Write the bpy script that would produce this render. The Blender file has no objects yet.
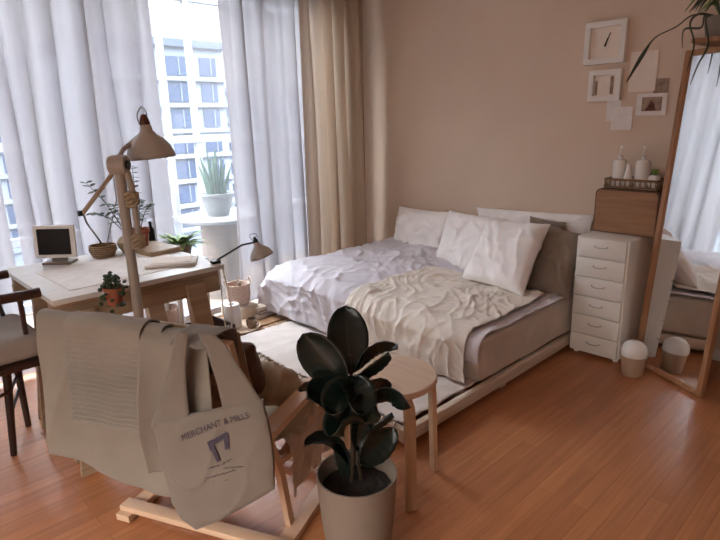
import bpy, bmesh, math, random
from mathutils import Vector, Matrix, noise
random.seed(7)
PI = math.pi
C = bpy.context.scene.collection
V = Vector
H = 1.35; F = 560.0
MR = Matrix(((0.69692489, 0.16831453, -0.69711256), (0.71671494, -0.19709661, 0.66893394), (-0.02480722, -0.9658277, -0.25799507)))
CAM = V((0, 0, H))
def ray(px, py): return MR @ V((px - 360, py - 270, F))
def PZ(px, py, z): r = ray(px, py); return CAM + r * ((z - H) / r.z)
def PY(px, py, y): r = ray(px, py); return CAM + r * (y / r.y)
def PX(px, py, x): r = ray(px, py); return CAM + r * (x / r.x)
def PD(px, py, d): return CAM + ray(px, py) * (d / F)

SKY_H, SKY_Z, SKY_B = 0.68, 11.5, 0.6
# ------------------------------------------------------------ materials
def lin(c):
    return tuple(((x / 255.0) / 12.92 if x / 255.0 <= .04045 else ((x / 255.0 + .055) / 1.055) ** 2.4) for x in c) + (1,)
def newmat(name):
    m = bpy.data.materials.new(name); m.use_nodes = True
    return m, m.node_tree.nodes, m.node_tree.links, m.node_tree.nodes['Principled BSDF']
def coords(N, L, scale=(1, 1, 1), rot=(0, 0, 0)):
    t = N.new('ShaderNodeTexCoord'); mp = N.new('ShaderNodeMapping')
    mp.inputs['Scale'].default_value = scale; mp.inputs['Rotation'].default_value = rot
    L.new(t.outputs['Object'], mp.inputs['Vector']); return mp.outputs['Vector']
def plain(name, rgb, rough=.6, metal=0, var=.06, scale=18, bump=0.0, bscale=200, spec=.5, sheen=0):
    m, N, L, b = newmat(name)
    v = coords(N, L)
    n = N.new('ShaderNodeTexNoise'); n.inputs['Scale'].default_value = scale; n.inputs['Detail'].default_value = 4
    L.new(v, n.inputs['Vector'])
    r = N.new('ShaderNodeValToRGB'); c = lin(rgb)
    r.color_ramp.elements[0].color = tuple(x * (1 - var) for x in c[:3]) + (1,)
    r.color_ramp.elements[1].color = tuple(min(1, x * (1 + var)) for x in c[:3]) + (1,)
    r.color_ramp.elements[0].position = .35; r.color_ramp.elements[1].position = .65
    L.new(n.outputs['Fac'], r.inputs['Fac']); L.new(r.outputs['Color'], b.inputs['Base Color'])
    b.inputs['Roughness'].default_value = rough; b.inputs['Metallic'].default_value = metal
    b.inputs['Specular IOR Level'].default_value = spec
    if sheen: b.inputs['Sheen Weight'].default_value = sheen
    if bump:
        n2 = N.new('ShaderNodeTexNoise'); n2.inputs['Scale'].default_value = bscale; n2.inputs['Detail'].default_value = 3
        L.new(v, n2.inputs['Vector'])
        bp = N.new('ShaderNodeBump'); bp.inputs['Strength'].default_value = bump; bp.inputs['Distance'].default_value = .004
        L.new(n2.outputs['Fac'], bp.inputs['Height']); L.new(bp.outputs['Normal'], b.inputs['Normal'])
    return m
def fabric(name, rgb, bump=.4, bscale=350, var=.05): return plain(name, rgb, .9, 0, var, 9, bump, bscale, .2, .15)
def wood(name, c1, c2, axis=1, rough=.5, grain=14, spec=.4):
    m, N, L, b = newmat(name)
    s = [grain, grain, grain]; s[axis] = grain * .06
    v = coords(N, L, tuple(s))
    n = N.new('ShaderNodeTexNoise'); n.inputs['Scale'].default_value = 3; n.inputs['Detail'].default_value = 6; n.inputs['Distortion'].default_value = .6
    L.new(v, n.inputs['Vector'])
    r = N.new('ShaderNodeValToRGB'); r.color_ramp.elements[0].color = lin(c1); r.color_ramp.elements[1].color = lin(c2)
    r.color_ramp.elements[0].position = .3; r.color_ramp.elements[1].position = .7
    L.new(n.outputs['Fac'], r.inputs['Fac']); L.new(r.outputs['Color'], b.inputs['Base Color'])
    b.inputs['Roughness'].default_value = rough; b.inputs['Specular IOR Level'].default_value = spec
    bp = N.new('ShaderNodeBump'); bp.inputs['Strength'].default_value = .12; bp.inputs['Distance'].default_value = .002
    L.new(n.outputs['Fac'], bp.inputs['Height']); L.new(bp.outputs['Normal'], b.inputs['Normal'])
    return m
def sheer(name, rgb, trans=.3, tl=.55, sc=60):
    m, N, L, b = newmat(name)
    out = N['Material Output']
    v = coords(N, L)
    n = N.new('ShaderNodeTexNoise'); n.inputs['Scale'].default_value = sc; n.inputs['Detail'].default_value = 3; L.new(v, n.inputs['Vector'])
    r = N.new('ShaderNodeValToRGB'); c = lin(rgb)
    r.color_ramp.elements[0].color = tuple(x * .93 for x in c[:3]) + (1,); r.color_ramp.elements[1].color = c
    L.new(n.outputs['Fac'], r.inputs['Fac'])
    d = N.new('ShaderNodeBsdfDiffuse'); t = N.new('ShaderNodeBsdfTranslucent'); tr = N.new('ShaderNodeBsdfTransparent')
    L.new(r.outputs['Color'], d.inputs['Color']); L.new(r.outputs['Color'], t.inputs['Color'])
    m1 = N.new('ShaderNodeMixShader'); m1.inputs[0].default_value = tl
    L.new(d.outputs[0], m1.inputs[1]); L.new(t.outputs[0], m1.inputs[2])
    m2 = N.new('ShaderNodeMixShader'); m2.inputs[0].default_value = trans
    L.new(m1.outputs[0], m2.inputs[1]); L.new(tr.outputs[0], m2.inputs[2]); L.new(m2.outputs[0], out.inputs['Surface'])
    N.remove(b)
    return m
def bloom_glass(name, haze=.1):  # translucent share imitates the bloom of the overexposed outdoors
    m, N, L, b = newmat(name); out = N['Material Output']
    tr = N.new('ShaderNodeBsdfTransparent'); tr.inputs[0].default_value = (.93, .96, .98, 1)
    t = N.new('ShaderNodeBsdfTranslucent'); t.inputs[0].default_value = (.85, .9, .95, 1)
    g = N.new('ShaderNodeBsdfGlossy'); g.inputs['Roughness'].default_value = .02
    m1 = N.new('ShaderNodeMixShader'); m1.inputs[0].default_value = haze
    L.new(tr.outputs[0], m1.inputs[1]); L.new(t.outputs[0], m1.inputs[2])
    m2 = N.new('ShaderNodeMixShader'); m2.inputs[0].default_value = .04
    L.new(m1.outputs[0], m2.inputs[1]); L.new(g.outputs[0], m2.inputs[2]); L.new(m2.outputs[0], out.inputs['Surface'])
    N.remove(b); return m
def floor_mat():
    m, N, L, b = newmat('laminate_floor')
    t = N.new('ShaderNodeTexCoord')
    sep = N.new('ShaderNodeSeparateXYZ'); L.new(t.outputs['Object'], sep.inputs[0])
    cmb = N.new('ShaderNodeCombineXYZ'); L.new(sep.outputs[1], cmb.inputs[0]); L.new(sep.outputs[0], cmb.inputs[1])
    br = N.new('ShaderNodeTexBrick'); L.new(cmb.outputs[0], br.inputs['Vector'])
    br.offset = .37; br.inputs['Scale'].default_value = 1
    br.inputs['Brick Width'].default_value = .62; br.inputs['Row Height'].default_value = .065
    br.inputs['Mortar Size'].default_value = .0018; br.inputs['Mortar Smooth'].default_value = .6; br.inputs['Bias'].default_value = 0
    br.inputs['Color1'].default_value = lin((166, 110, 73)); br.inputs['Color2'].default_value = lin((180, 122, 82)); br.inputs['Mortar'].default_value = lin((150, 96, 62))
    mp = N.new('ShaderNodeMapping'); mp.inputs['Scale'].default_value = (1.2, 26, 1); L.new(cmb.outputs[0], mp.inputs[0])
    n = N.new('ShaderNodeTexNoise'); n.inputs['Scale'].default_value = 2; n.inputs['Detail'].default_value = 5; L.new(mp.outputs[0], n.inputs['Vector'])
    r = N.new('ShaderNodeValToRGB'); r.color_ramp.elements[0].color = (.84, .81, .78, 1); r.color_ramp.elements[1].color = (1.12, 1.1, 1.08, 1)
    r.color_ramp.elements[0].position = .3; r.color_ramp.elements[1].position = .7
    L.new(n.outputs['Fac'], r.inputs['Fac'])
    mx = N.new('ShaderNodeMix'); mx.data_type = 'RGBA'; mx.blend_type = 'MULTIPLY'; mx.inputs[0].default_value = 1
    L.new(br.outputs['Color'], mx.inputs[6]); L.new(r.outputs['Color'], mx.inputs[7]); L.new(mx.outputs[2], b.inputs['Base Color'])
    b.inputs['Roughness'].default_value = .36; b.inputs['Specular IOR Level'].default_value = .5
    bp = N.new('ShaderNodeBump'); bp.inputs['Strength'].default_value = .25; bp.inputs['Distance'].default_value = .001; bp.invert = True
    L.new(br.outputs['Fac'], bp.inputs['Height']); L.new(bp.outputs['Normal'], b.inputs['Normal'])
    return m
def wicker_mat(name, c1, c2, sc=90):
    m, N, L, b = newmat(name); v = coords(N, L)
    w = N.new('ShaderNodeTexWave'); w.bands_direction = 'Z'; w.inputs['Scale'].default_value = sc * .35; w.inputs['Distortion'].default_value = 3; w.inputs['Detail Scale'].default_value = 8
    L.new(v, w.inputs['Vector'])
    r = N.new('ShaderNodeValToRGB'); r.color_ramp.elements[0].color = lin(c1); r.color_ramp.elements[1].color = lin(c2)
    L.new(w.outputs['Fac'], r.inputs['Fac']); L.new(r.outputs['Color'], b.inputs['Base Color']); b.inputs['Roughness'].default_value = .85
    bp = N.new('ShaderNodeBump'); bp.inputs['Strength'].default_value = .6; bp.inputs['Distance'].default_value = .004
    L.new(w.outputs['Fac'], bp.inputs['Height']); L.new(bp.outputs['Normal'], b.inputs['Normal'])
    return m

M = dict(
    wall=plain('warm_beige_wallpaper', (214, 194, 175), .95, var=.02, scale=3, bump=.15, bscale=250, spec=.1),
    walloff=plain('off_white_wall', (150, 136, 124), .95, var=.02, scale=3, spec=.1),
    ceil=plain('white_ceiling', (228, 222, 215), .95, var=.01, spec=.1),
    floor=floor_mat(),
    white=plain('white_paint', (226, 222, 216), .45, var=.02),
    cabw=plain("white_powder_coated_steel", (228, 225, 218), .4, var=.015),
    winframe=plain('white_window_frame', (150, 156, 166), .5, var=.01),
    birch=wood('birch_wood', (190, 156, 122), (212, 182, 150), 2),
    birch_top=wood('birch_top', (214, 188, 164), (224, 200, 176), 0),
    bent=wood('bent_birch_ply', (204, 170, 140), (226, 196, 168), 1, .33, .6),
    desk=wood('pale_desk_ply', (200, 194, 188), (214, 210, 204), 1, .4),
    trestle=wood('pine_trestle', (146, 122, 98), (170, 146, 120), 1),
    brownwood=wood('warm_brown_veneer', (140, 102, 74), (160, 122, 90), 0, .5),
    brownedge=plain('dark_brown_edge', (92, 58, 40), .5),
    oak=wood('oak_frame', (146, 104, 74), (172, 128, 94), 2),
    darkwood=wood('dark_stained_wood', (44, 28, 24), (66, 42, 34), 2, .35),
    pallet=wood('whitewashed_pine', (196, 178, 158), (220, 204, 186), 1, .6),
    slat=wood('brown_pine_slat', (150, 112, 80), (186, 146, 110), 1, .5),
    sheet=fabric('white_cotton', (226, 222, 222)),
    duvet=fabric("white_duvet_cotton", (208, 203, 209), .3),
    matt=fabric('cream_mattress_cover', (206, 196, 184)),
    throw=fabric("cream_muslin", (226, 216, 204), .6, 500),
    pill=fabric('ivory_pillow_cotton', (244, 240, 238), .35),
    grey=fabric('grey_brown_linen', (140, 126, 112), .6),
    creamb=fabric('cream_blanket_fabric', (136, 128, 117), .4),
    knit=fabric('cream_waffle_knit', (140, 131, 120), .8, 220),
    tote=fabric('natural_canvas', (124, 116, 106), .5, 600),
    rug=fabric('cream_cotton_rug', (216, 206, 199), .7, 220),
    khaki=fabric('khaki_cushion_fabric', (166, 148, 122), .5),
    dkbrown=fabric('dark_brown_wool', (98, 76, 62), .7),
    taupe=plain('crumpled_taupe_cloth', (200, 184, 168), .38, var=.12, scale=20, bump=.5, bscale=60),
    chairpad=fabric('grey_seat_fabric', (150, 140, 132), .5),
    ink=plain('faded_navy_ink', (64, 58, 72), .9, var=.15, scale=60),
    leaf=plain('dark_rubber_leaf', (18, 28, 23), .3, var=.2, scale=10, spec=.45),
    leaf2=plain('rubber_leaf_midrib', (60, 62, 44), .4),
    stem=plain('dark_plant_stem', (52, 42, 30), .6),
    green=plain('fresh_green_leaf', (120, 150, 78), .5, var=.25, scale=20),
    dgreen=plain('dull_green_leaf', (62, 76, 56), .5, var=.25, scale=20),
    aloe=plain('pale_aloe_green', (70, 96, 82), .5, var=.15, scale=20),
    soil=plain('dark_potting_soil', (34, 26, 22), .95, var=.4, scale=60, bump=1, bscale=80),
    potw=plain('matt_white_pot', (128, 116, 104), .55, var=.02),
    terra=plain('terracotta', (160, 92, 66), .8, var=.1),
    lamp=plain('beige_lamp_enamel', (166, 156, 144), .38, var=.02),
    lampc=plain('pale_grey_lamp_enamel', (172, 164, 154), .35, .2), lampin=plain('white_lamp_inside', (235, 230, 222), .5),
    brass=plain('dark_brass', (96, 58, 44), .35, .7),
    blackm=plain('black_metal', (26, 24, 24), .4, .3),
    greym=plain('grey_metal', (140, 138, 136), .35, .7),
    chrome=plain('pale_steel', (178, 172, 166), .4, .5), screen=plain('black_screen', (22, 20, 22), .25),
    paper=plain('cream_paper', (232, 220, 208), .9, var=.03),
    photo1=plain('grey_print', (150, 128, 112), .8, var=.3, scale=25),
    photo2=plain('dark_red_print', (96, 56, 44), .8, var=.5, scale=30),
    black=plain('black_ink', (24, 20, 20), .6),
    plasticw=plain('white_plastic', (226, 222, 216), .35, var=.01),
    binbody=plain('beige_bin_plastic', (176, 150, 126), .35, var=.03),
    wick=wicker_mat('woven_brown_rattan', (96, 72, 52), (176, 146, 112)),
    wickp=wicker_mat('woven_pale_rope', (176, 150, 136), (220, 198, 184)),
    ceramic=plain('white_ceramic', (230, 226, 222), .3, var=.01),
    mug=plain('brown_stoneware', (132, 108, 88), .4),
    bookc=plain('cream_book_cover', (204, 190, 172), .7), bookg=plain('grey_book_cover', (120, 112, 106), .7), bookw=plain('white_book_cover', (226, 220, 214), .7),
    curtain=sheer('white_sheer_voile', (166, 161, 164), .10, .38),
    beige=sheer('beige_linen_curtain', (192, 172, 152), .03, .32, 40),
    glass=bloom_glass('bloom_window_glass', .022), oglass=bloom_glass('outer_window_glass', .01),
    balw=plain('matt_white_enamel_shaded', (128, 130, 132), .6), balp=wicker_mat('beige_woven_drum_shaded', (120, 106, 96), (140, 126, 116)), facade=plain('pale_facade', (104, 112, 128), .8, var=.03, scale=.4), fwin=plain('blue_grey_window', (46, 58, 84), .3, var=.1, scale=.3),  # balcony enamel and drum colours darkened to stand in for overhead shade
    fblue=plain('slate_band', (60, 70, 92), .6),
)
m, N, L, b = newmat('mirror_glass'); b.inputs['Metallic'].default_value = 1; b.inputs['Roughness'].default_value = .03; b.inputs['Base Color'].default_value = (.88, .89, .89, 1); M['mirror'] = m
# fine scratch texture keeps it procedural
n = N.new('ShaderNodeTexNoise'); n.inputs['Scale'].default_value = 2; r_ = N.new('ShaderNodeMapRange'); r_.inputs[3].default_value = .02; r_.inputs[4].default_value = .06
L.new(n.outputs['Fac'], r_.inputs[0]); L.new(r_.outputs[0], b.inputs['Roughness'])

# ------------------------------------------------------------ object helpers
ORG = {}
def tag(o, label, cat, group=None, kind=None):
    if label: o['label'] = label
    if cat: o['category'] = cat
    if group: o['group'] = group
    if kind: o['kind'] = kind
    return o
def thing(name, label, cat, loc, group=None):
    o = bpy.data.objects.new(name, None); C.objects.link(o); o.location = loc; o.empty_display_size = .05
    ORG[o.name] = V(loc)
    return tag(o, label, cat, group)
class B:
    def __init__(s): s.bm = bmesh.new()
    def _xf(s, vs, mat):
        for v in vs: v.co = mat @ v.co
    def box(s, c, size, rz=0, bev=0, rot=None, seg=2):
        r = bmesh.ops.create_cube(s.bm, size=1); vs = r['verts']
        for v in vs: v.co = V((v.co.x * size[0], v.co.y * size[1], v.co.z * size[2]))
        if bev:
            es = list({e for v in vs for e in v.link_edges})
            rr = bmesh.ops.bevel(s.bm, geom=es, offset=bev, segments=seg, affect='EDGES', profile=.5)
            vs = list({v for f in rr['faces'] for v in f.verts} | {v for v in vs if v.is_valid})
        m_ = rot if rot else Matrix.Rotation(rz, 3, 'Z')
        for v in vs: v.co = m_ @ v.co + V(c)
        return s
    def tube(s, pts, r, seg=10, cap=True):
        pts = [V(p) for p in pts]; n = len(pts)
        rs = r if isinstance(r, (list, tuple)) else [r] * n
        rings = []; up = None
        for i, p in enumerate(pts):
            t = (pts[min(i + 1, n - 1)] - pts[max(i - 1, 0)]).normalized()
            if up is None:
                a = V((0, 0, 1)) if abs(t.z) < .9 else V((1, 0, 0)); up = (a - t * a.dot(t)).normalized()
            else: up = (up - t * up.dot(t)).normalized()
            w = t.cross(up)
            rings.append([s.bm.verts.new(p + (up * math.cos(2 * PI * k / seg) + w * math.sin(2 * PI * k / seg)) * rs[i]) for k in range(seg)])
        for a, b_ in zip(rings, rings[1:]):
            for k in range(seg): s.bm.faces.new((a[k], a[(k + 1) % seg], b_[(k + 1) % seg], b_[k]))
        if cap: s.bm.faces.new(rings[0][::-1]); s.bm.faces.new(rings[-1])
        return s
    def strip(s, pts, w, th, side):   # flat bent bar along pts; side = width direction
        pts = [V(p) for p in pts]; n = len(pts); side = V(side).normalized(); rings = []
        for i, p in enumerate(pts):
            t = (pts[min(i + 1, n - 1)] - pts[max(i - 1, 0)]).normalized(); nn = t.cross(side).normalized()
            rings.append([s.bm.verts.new(p + side * a * w / 2 + nn * b_ * th / 2) for a, b_ in ((-1, -1), (1, -1), (1, 1), (-1, 1))])
        for a, b_ in zip(rings, rings[1:]):
            for k in range(4): s.bm.faces.new((a[k], a[(k + 1) % 4], b_[(k + 1) % 4], b_[k]))
        s.bm.faces.new(rings[0][::-1]); s.bm.faces.new(rings[-1])
        return s
    def lathe(s, c, prof, seg=28, axis=None):
        c = V(c); q = axis if axis else Matrix.Identity(3); rings = []
        for r, z in prof:
            if r < 1e-5: rings.append([s.bm.verts.new(c + q @ V((0, 0, z)))])
            else: rings.append([s.bm.verts.new(c + q @ V((r * math.cos(2 * PI * k / seg), r * math.sin(2 * PI * k / seg), z))) for k in range(seg)])
        for a, b_ in zip(rings, rings[1:]):
            for k in range(seg):
                k2 = (k + 1) % seg
                if len(a) == 1 and len(b_) == 1: continue
                if len(a) == 1: s.bm.faces.new((a[0], b_[k2], b_[k]))
                elif len(b_) == 1: s.bm.faces.new((a[k], a[k2], b_[0]))
                else: s.bm.faces.new((a[k], a[k2], b_[k2], b_[k]))
        return s
    def grid(s, fn, nu, nv, closed=False):
        g = [[s.bm.verts.new(fn(i / nu, j / nv)) for j in range(nv + 1)] for i in range(nu + 1)]
        for i in range(nu):
            for j in range(nv): s.bm.faces.new((g[i][j], g[i + 1][j], g[i + 1][j + 1], g[i][j + 1]))
        return s
    def poly(s, pts, th, nrm):   # flat outline extruded by th along nrm
        nrm = V(nrm).normalized() * th
        a = [s.bm.verts.new(V(p)) for p in pts]; b_ = [s.bm.verts.new(V(p) + nrm) for p in pts]
        s.bm.faces.new(a[::-1]); s.bm.faces.new(b_); n = len(a)
        for k in range(n): s.bm.faces.new((a[k], a[(k + 1) % n], b_[(k + 1) % n], b_[k]))
        return s
    def done(s, name, mat, parent=None, smooth=True, solid=0, sub=0):
        bmesh.ops.remove_doubles(s.bm, verts=s.bm.verts, dist=1e-6)
        bmesh.ops.recalc_face_normals(s.bm, faces=s.bm.faces)
        me = bpy.data.meshes.new(name)
        if parent is not None: org = ORG[parent.name]
        else:
            vs = [v.co for v in s.bm.verts]
            lo = V([min(v[k] for v in vs) for k in range(3)]); hi = V([max(v[k] for v in vs) for k in range(3)])
            org = V(((lo.x + hi.x) / 2, (lo.y + hi.y) / 2, lo.z))
        for v in s.bm.verts: v.co -= org
        s.bm.to_mesh(me); s.bm.free()
        me.materials.append(M[mat] if isinstance(mat, str) else mat)
        o = bpy.data.objects.new(name, me); C.objects.link(o)
        if parent is not None: o.parent = parent
        else: o.location = org
        ORG[o.name] = V(org)
        if smooth:
            for p in me.polygons: p.use_smooth = True
            try: me.set_sharp_from_angle(angle=math.radians(38))
            except Exception: pass
        if solid:
            md = o.modifiers.new('thickness', 'SOLIDIFY'); md.thickness = solid; md.offset = -1
        if sub:
            md = o.modifiers.new('smooth', 'SUBSURF'); md.levels = sub; md.render_levels = sub
        return o
def smooth_path(pts, k=6):
    pts = [V(p) for p in pts]; out = []
    for i in range(len(pts) - 1):
        p0 = pts[max(i - 1, 0)]; p1 = pts[i]; p2 = pts[i + 1]; p3 = pts[min(i + 2, len(pts) - 1)]
        for j in range(k):
            t = j / k
            out.append(.5 * ((2 * p1) + (p2 - p0) * t + (2 * p0 - 5 * p1 + 4 * p2 - p3) * t * t + (3 * p1 - p0 - 3 * p2 + p3) * t ** 3))
    out.append(pts[-1]); return out
def nz(x, y, z=0.0): return noise.noise(V((x, y, z)))
def ridge(x, y, seed=0.0, ang=0.0, fx=6, fy=2.2):
    a = math.cos(ang); s_ = math.sin(ang); X = x * a + y * s_; Y = -x * s_ + y * a
    wx = .25 * nz(x * 2.3, y * 2.3, seed + 5); wy = .25 * nz(x * 2.3, y * 2.3, seed + 9)
    n1 = 1 - abs(nz((X + wx) * fx, (Y + wy) * fy, seed)) * 2.2
    return max(0, n1) ** 3
def struct(o): o['kind'] = 'structure'; return o

# ------------------------------------------------------------ room
WX = -3.5; WY = 3.45; CZ = 2.45
struct(B().box((-1.0, .72, -.05), (5.2, 5.6, .1)).done('floor', 'floor', smooth=False))
struct(B().box((-1.0, .72, CZ + .05), (5.2, 5.6, .1)).done('ceiling', 'ceil', smooth=False))
struct(B().box((-1.0, WY + .05, CZ / 2), (5.2, .1, CZ)).done('wall_back', 'wall', smooth=False))
struct(B().box((1.55, .72, CZ / 2), (.1, 5.6, CZ)).done('wall_right', 'walloff', smooth=False))
w = B(); w.box((-2.5, -2.05, CZ / 2), (2.2, .1, CZ)); w.box((1.2, -2.05, CZ / 2), (.8, .1, CZ)); w.box((-.3, -2.05, .25), (2.2, .1, .5)); w.box((-.3, -2.05, 2.325), (2.2, .1, .25))
struct(w.done('wall_front', 'walloff', smooth=False))
w = B()
for x in (-1.375, -.3, .775): w.box((x, -2.05, 1.35), (.05, .06, 1.7))
for z in (.525, 2.175): w.box((-.3, -2.05, z), (2.2, .06, .05))
struct(w.done('fill_window', 'winframe', smooth=False))  # unseen window added behind the camera to fill the room with light
w = B(); w.box((-3.57, .72, 2.4), (.14, 5.6, .1)); w.box((-3.57, 3.26, 1.2), (.14, .40, 2.4)); w.box((-3.57, -1.6, 1.2), (.14, .9, 2.4))
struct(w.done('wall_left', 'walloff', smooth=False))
struct(B().box((-.9, WY - .008, .03), (5.0, .014, .06)).done('baseboard_back', 'white', smooth=False))
# inner sliding window
w = B(); yy = [-1.14, .05, 1.3, 2.5, 3.04]
for y in yy: w.box((-3.57, y, 1.17), (.07, .06, 2.34))
w.box((-3.57, .95, .03), (.1, 4.14, .06)); w.box((-3.57, .95, 2.32), (.1, 4.14, .06))
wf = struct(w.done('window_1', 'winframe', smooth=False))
for a, b_ in zip(yy, yy[1:]):
    B().box((-3.57, (a + b_) / 2, 1.17), (.008, b_ - a - .06, 2.24)).done('pane', 'glass', wf, smooth=False)
# balcony with outer window
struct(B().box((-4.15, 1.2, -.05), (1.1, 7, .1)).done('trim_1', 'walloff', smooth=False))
w = B()
for y in (-1.5, -.4, .9, 1.55, 2.235, 2.49, 3.4, 4.3): w.box((-4.62, y, 1.2), (.05, .045, 2.4))
for z in (.05, .55, 1.23, 2.37): w.box((-4.62, 1.4, z), (.06, 6, .06))
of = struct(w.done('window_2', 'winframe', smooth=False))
B().box((-4.62, 1.4, .3), (.01, 5.9, .46)).done('pane', 'oglass', of, smooth=False)
B().box((-4.62, 1.4, 1.8), (.01, 5.9, 1.1)).done('pane', 'oglass', of, smooth=False)

# ------------------------------------------------------------ buildings outside
def tower(x, y0, y1, z0, z1, label, cols, name='apartment_building', depth=14):
    t = thing(name, label, 'building', (x, (y0 + y1) / 2, z0))
    B().box((x - depth / 2, (y0 + y1) / 2, (z0 + z1) / 2), (depth, y1 - y0, z1 - z0)).done('wall', 'facade', t, smooth=False)
    b_ = B(); b_.box((x - depth / 2, (y0 + y1) / 2, z1 + .4), (depth + 1, y1 - y0 + 1, .8)); b_.done('roof_parapet', 'fblue', t, smooth=False)
    n = int((z1 + 4) // 3); W_ = (y1 - y0) / cols; cnt = 0
    for k in range(n + 3):
        z = z1 - 2.2 - 3 * k
        B().box((x + .25, (y0 + y1) / 2, z - 1.35), (.5, y1 - y0, .5)).done('balcony_band', 'facade', t, smooth=False)
        for c in range(cols):
            cy = y0 + W_ * (c + .5); ww = W_ * (.72 if (c + k // 5) % 3 else .5)
            fr = B().box((x + .1, cy, z + .1), (.2, ww, 2.1)).done('window', 'fwin', t, smooth=False)
            B().box((x + .22, cy + ww * .18, z + .1), (.1, .10, 2.1)).done('window_bar', 'facade', fr, smooth=False)
tower(-65, 22, 39.5, -38, 10.2, 'pale high-rise apartment block with blue-grey window rows seen between the curtains', 4)
tower(-78, 2, 20, -38, 8.5, 'hazy apartment block seen faintly through the left sheer curtain', 4)
tower(-74, 42, 60, -38, 5.5, 'lower apartment block seen faintly behind the right sheer curtain', 4)

# ------------------------------------------------------------ curtains
def curtain(name, label, y0, y1, x, mat, nf, amp, z0=.02, z1=2.43, seed=0, lean=0, group=None):
    def fn(a, b_):
        y = y0 + (y1 - y0) * a; z = z1 + (z0 - z1) * b_
        k = .6 + .4 * b_
        ph = a * nf * 2 * PI + 1.6 * nz(a * 5, b_ * .8, seed) * 2
        xx = x + amp * k * math.sin(ph) + amp * .5 * nz(a * nf * 2.2, b_ * 1.4, seed + 3)
        y += .35 * amp * math.sin(ph * 1.0 + 1.2) * k * min(1, 6 * a, 6 * (1 - a)) + lean * b_ * (a)
        return V((xx, y, z))
    o = B().grid(fn, int(nf * 14), 40).done(name, mat)
    return tag(o, label, 'curtain', group)
curtain('sheer_curtain', 'white sheer curtain at the far left, cut off by the picture edge', -1.1, .69, -3.36, 'curtain', 12, .045, seed=1, group='white sheer curtains')
curtain('sheer_curtain', 'wide white sheer curtain hanging behind the desk and the beige lamp', .735, 1.585, -3.36, 'curtain', 6, .055, seed=2, group='white sheer curtains')
curtain('sheer_curtain', 'white sheer curtain between the open gap and the beige curtain', 2.035, 2.74, -3.36, 'curtain', 5, .045, seed=4, group='white sheer curtains')
curtain('linen_curtain', 'beige opaque curtain hanging in the corner behind the bed', 2.65, 3.28, -3.31, 'beige', 5, .055, z0=.02, seed=8)

# ------------------------------------------------------------ balcony table and aloe
bx_, by_ = -3.98, 2.27
t = thing('pedestal_table', 'round white pedestal table on the balcony behind the glass', 'table', (bx_, by_, 0))
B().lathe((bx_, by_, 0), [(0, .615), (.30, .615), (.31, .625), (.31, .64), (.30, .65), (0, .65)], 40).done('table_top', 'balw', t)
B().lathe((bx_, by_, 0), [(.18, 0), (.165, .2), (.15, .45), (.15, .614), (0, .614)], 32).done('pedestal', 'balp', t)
t = thing('potted_aloe', 'spiky pale aloe in a white pot on the balcony table', 'plant', (bx_, by_, .651))
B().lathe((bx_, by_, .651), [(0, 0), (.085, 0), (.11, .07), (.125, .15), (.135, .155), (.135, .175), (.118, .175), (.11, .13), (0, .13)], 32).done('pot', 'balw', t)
for k in range(13):
    a = k * 2.4; r0 = .02 + .045 * (k / 13); ln = .40 - .15 * (k / 13) + random.uniform(-.04, .04); sp = .02 + .06 * (k / 13)
    p0 = V((bx_ + r0 * math.cos(a), by_ + r0 * math.sin(a), .79)); d = V((math.cos(a), math.sin(a), 0))
    B().tube([p0, p0 + d * sp * .3 + V((0, 0, ln * .4)), p0 + d * sp * .7 + V((0, 0, ln * .75)), p0 + d * sp * 1.1 + V((0, 0, ln))], [.016, .015, .01, .002], 6).done('leaf', 'aloe', t)

# ------------------------------------------------------------ bed platform, rug, mattress
t = thing('bed_platform', 'low whitewashed slatted wooden platform under mattress and rug', 'bed base', (-2.35, 2.5, 0))
X0, X1, Y0, Y1 = -3.3, -1.395, 1.585, 3.42
for y in (Y0 + .03, 2.05, 2.7, Y1 - .03): B().box(((X0 + X1) / 2, y, .045), (X1 - X0, .06, .05), bev=.004).done('bearer', 'pallet', t)
nb = 15; bw = (X1 - X0 - .10) / nb
for k in range(nb):
    x = X0 + .05 + bw * (k + .5)
    B().box((x, (Y0 + Y1) / 2, .08), (bw * .8, Y1 - Y0 - .02, .018), bev=.003).done('slat', 'slat' if x < -2.75 else 'pallet', t)
for x in (X0, X1): B().box((x, (Y0 + Y1) / 2, .062), (.036, Y1 - Y0 + .02, .06), bev=.006).done('side_rail', 'pallet', t)
B().box(((X0 + X1) / 2, Y0 - .005, .062), (X1 - X0, .03, .06), bev=.006).done('end_rail', 'pallet', t)
for x in (X0 + .04, -2.35, X1 - .03):
    for y in (Y0 + .04, 2.35, Y1 - .06): B().box((x, y, .011), (.05, .05, .022), bev=.003).done('foot', 'pallet', t)

def rugf(a, b_):
    x = -2.80 + 1.375 * a; y = 1.60 + .62 * b_
    z = .0935 + .009 * ridge(x, y, 3, .5, 6, 2.5) + .006 * ridge(x, y, 7, -.9, 9, 3) + .004 * (nz(x * 9, y * 9) + .6)
    return V((x + .012 * nz(y * 6, 2), y + .012 * nz(x * 5, 4), z))
t = thing('cotton_rug', 'cream fringed cotton rug spread on the platform in front of the mattress', 'rug', (-2.1, 1.9, .09))
B().grid(rugf, 90, 44).done('rug_cloth', 'rug', t, solid=.0025)
fr = B()
for k in range(30):
    a = (k + .5) / 30; p = rugf(a, 0); fr.tube([p + V((0, .004, .001)), p + V((.004 * nz(k, 1), -.018, .002)), p + V((.01 * nz(k, 3), -.034, -.012 + 0.0))], .0025, 5)
for k in range(14):
    p = rugf(0, (k + .5) / 14); fr.tube([p + V((.004, 0, .001)), p + V((-.02, .004 * nz(k, 1), .002)), p + V((-.04, .01 * nz(k, 3), .0))], .0025, 5)
o = fr.done('fringe', 'knit', t); o['kind'] = 'stuff'

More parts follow.
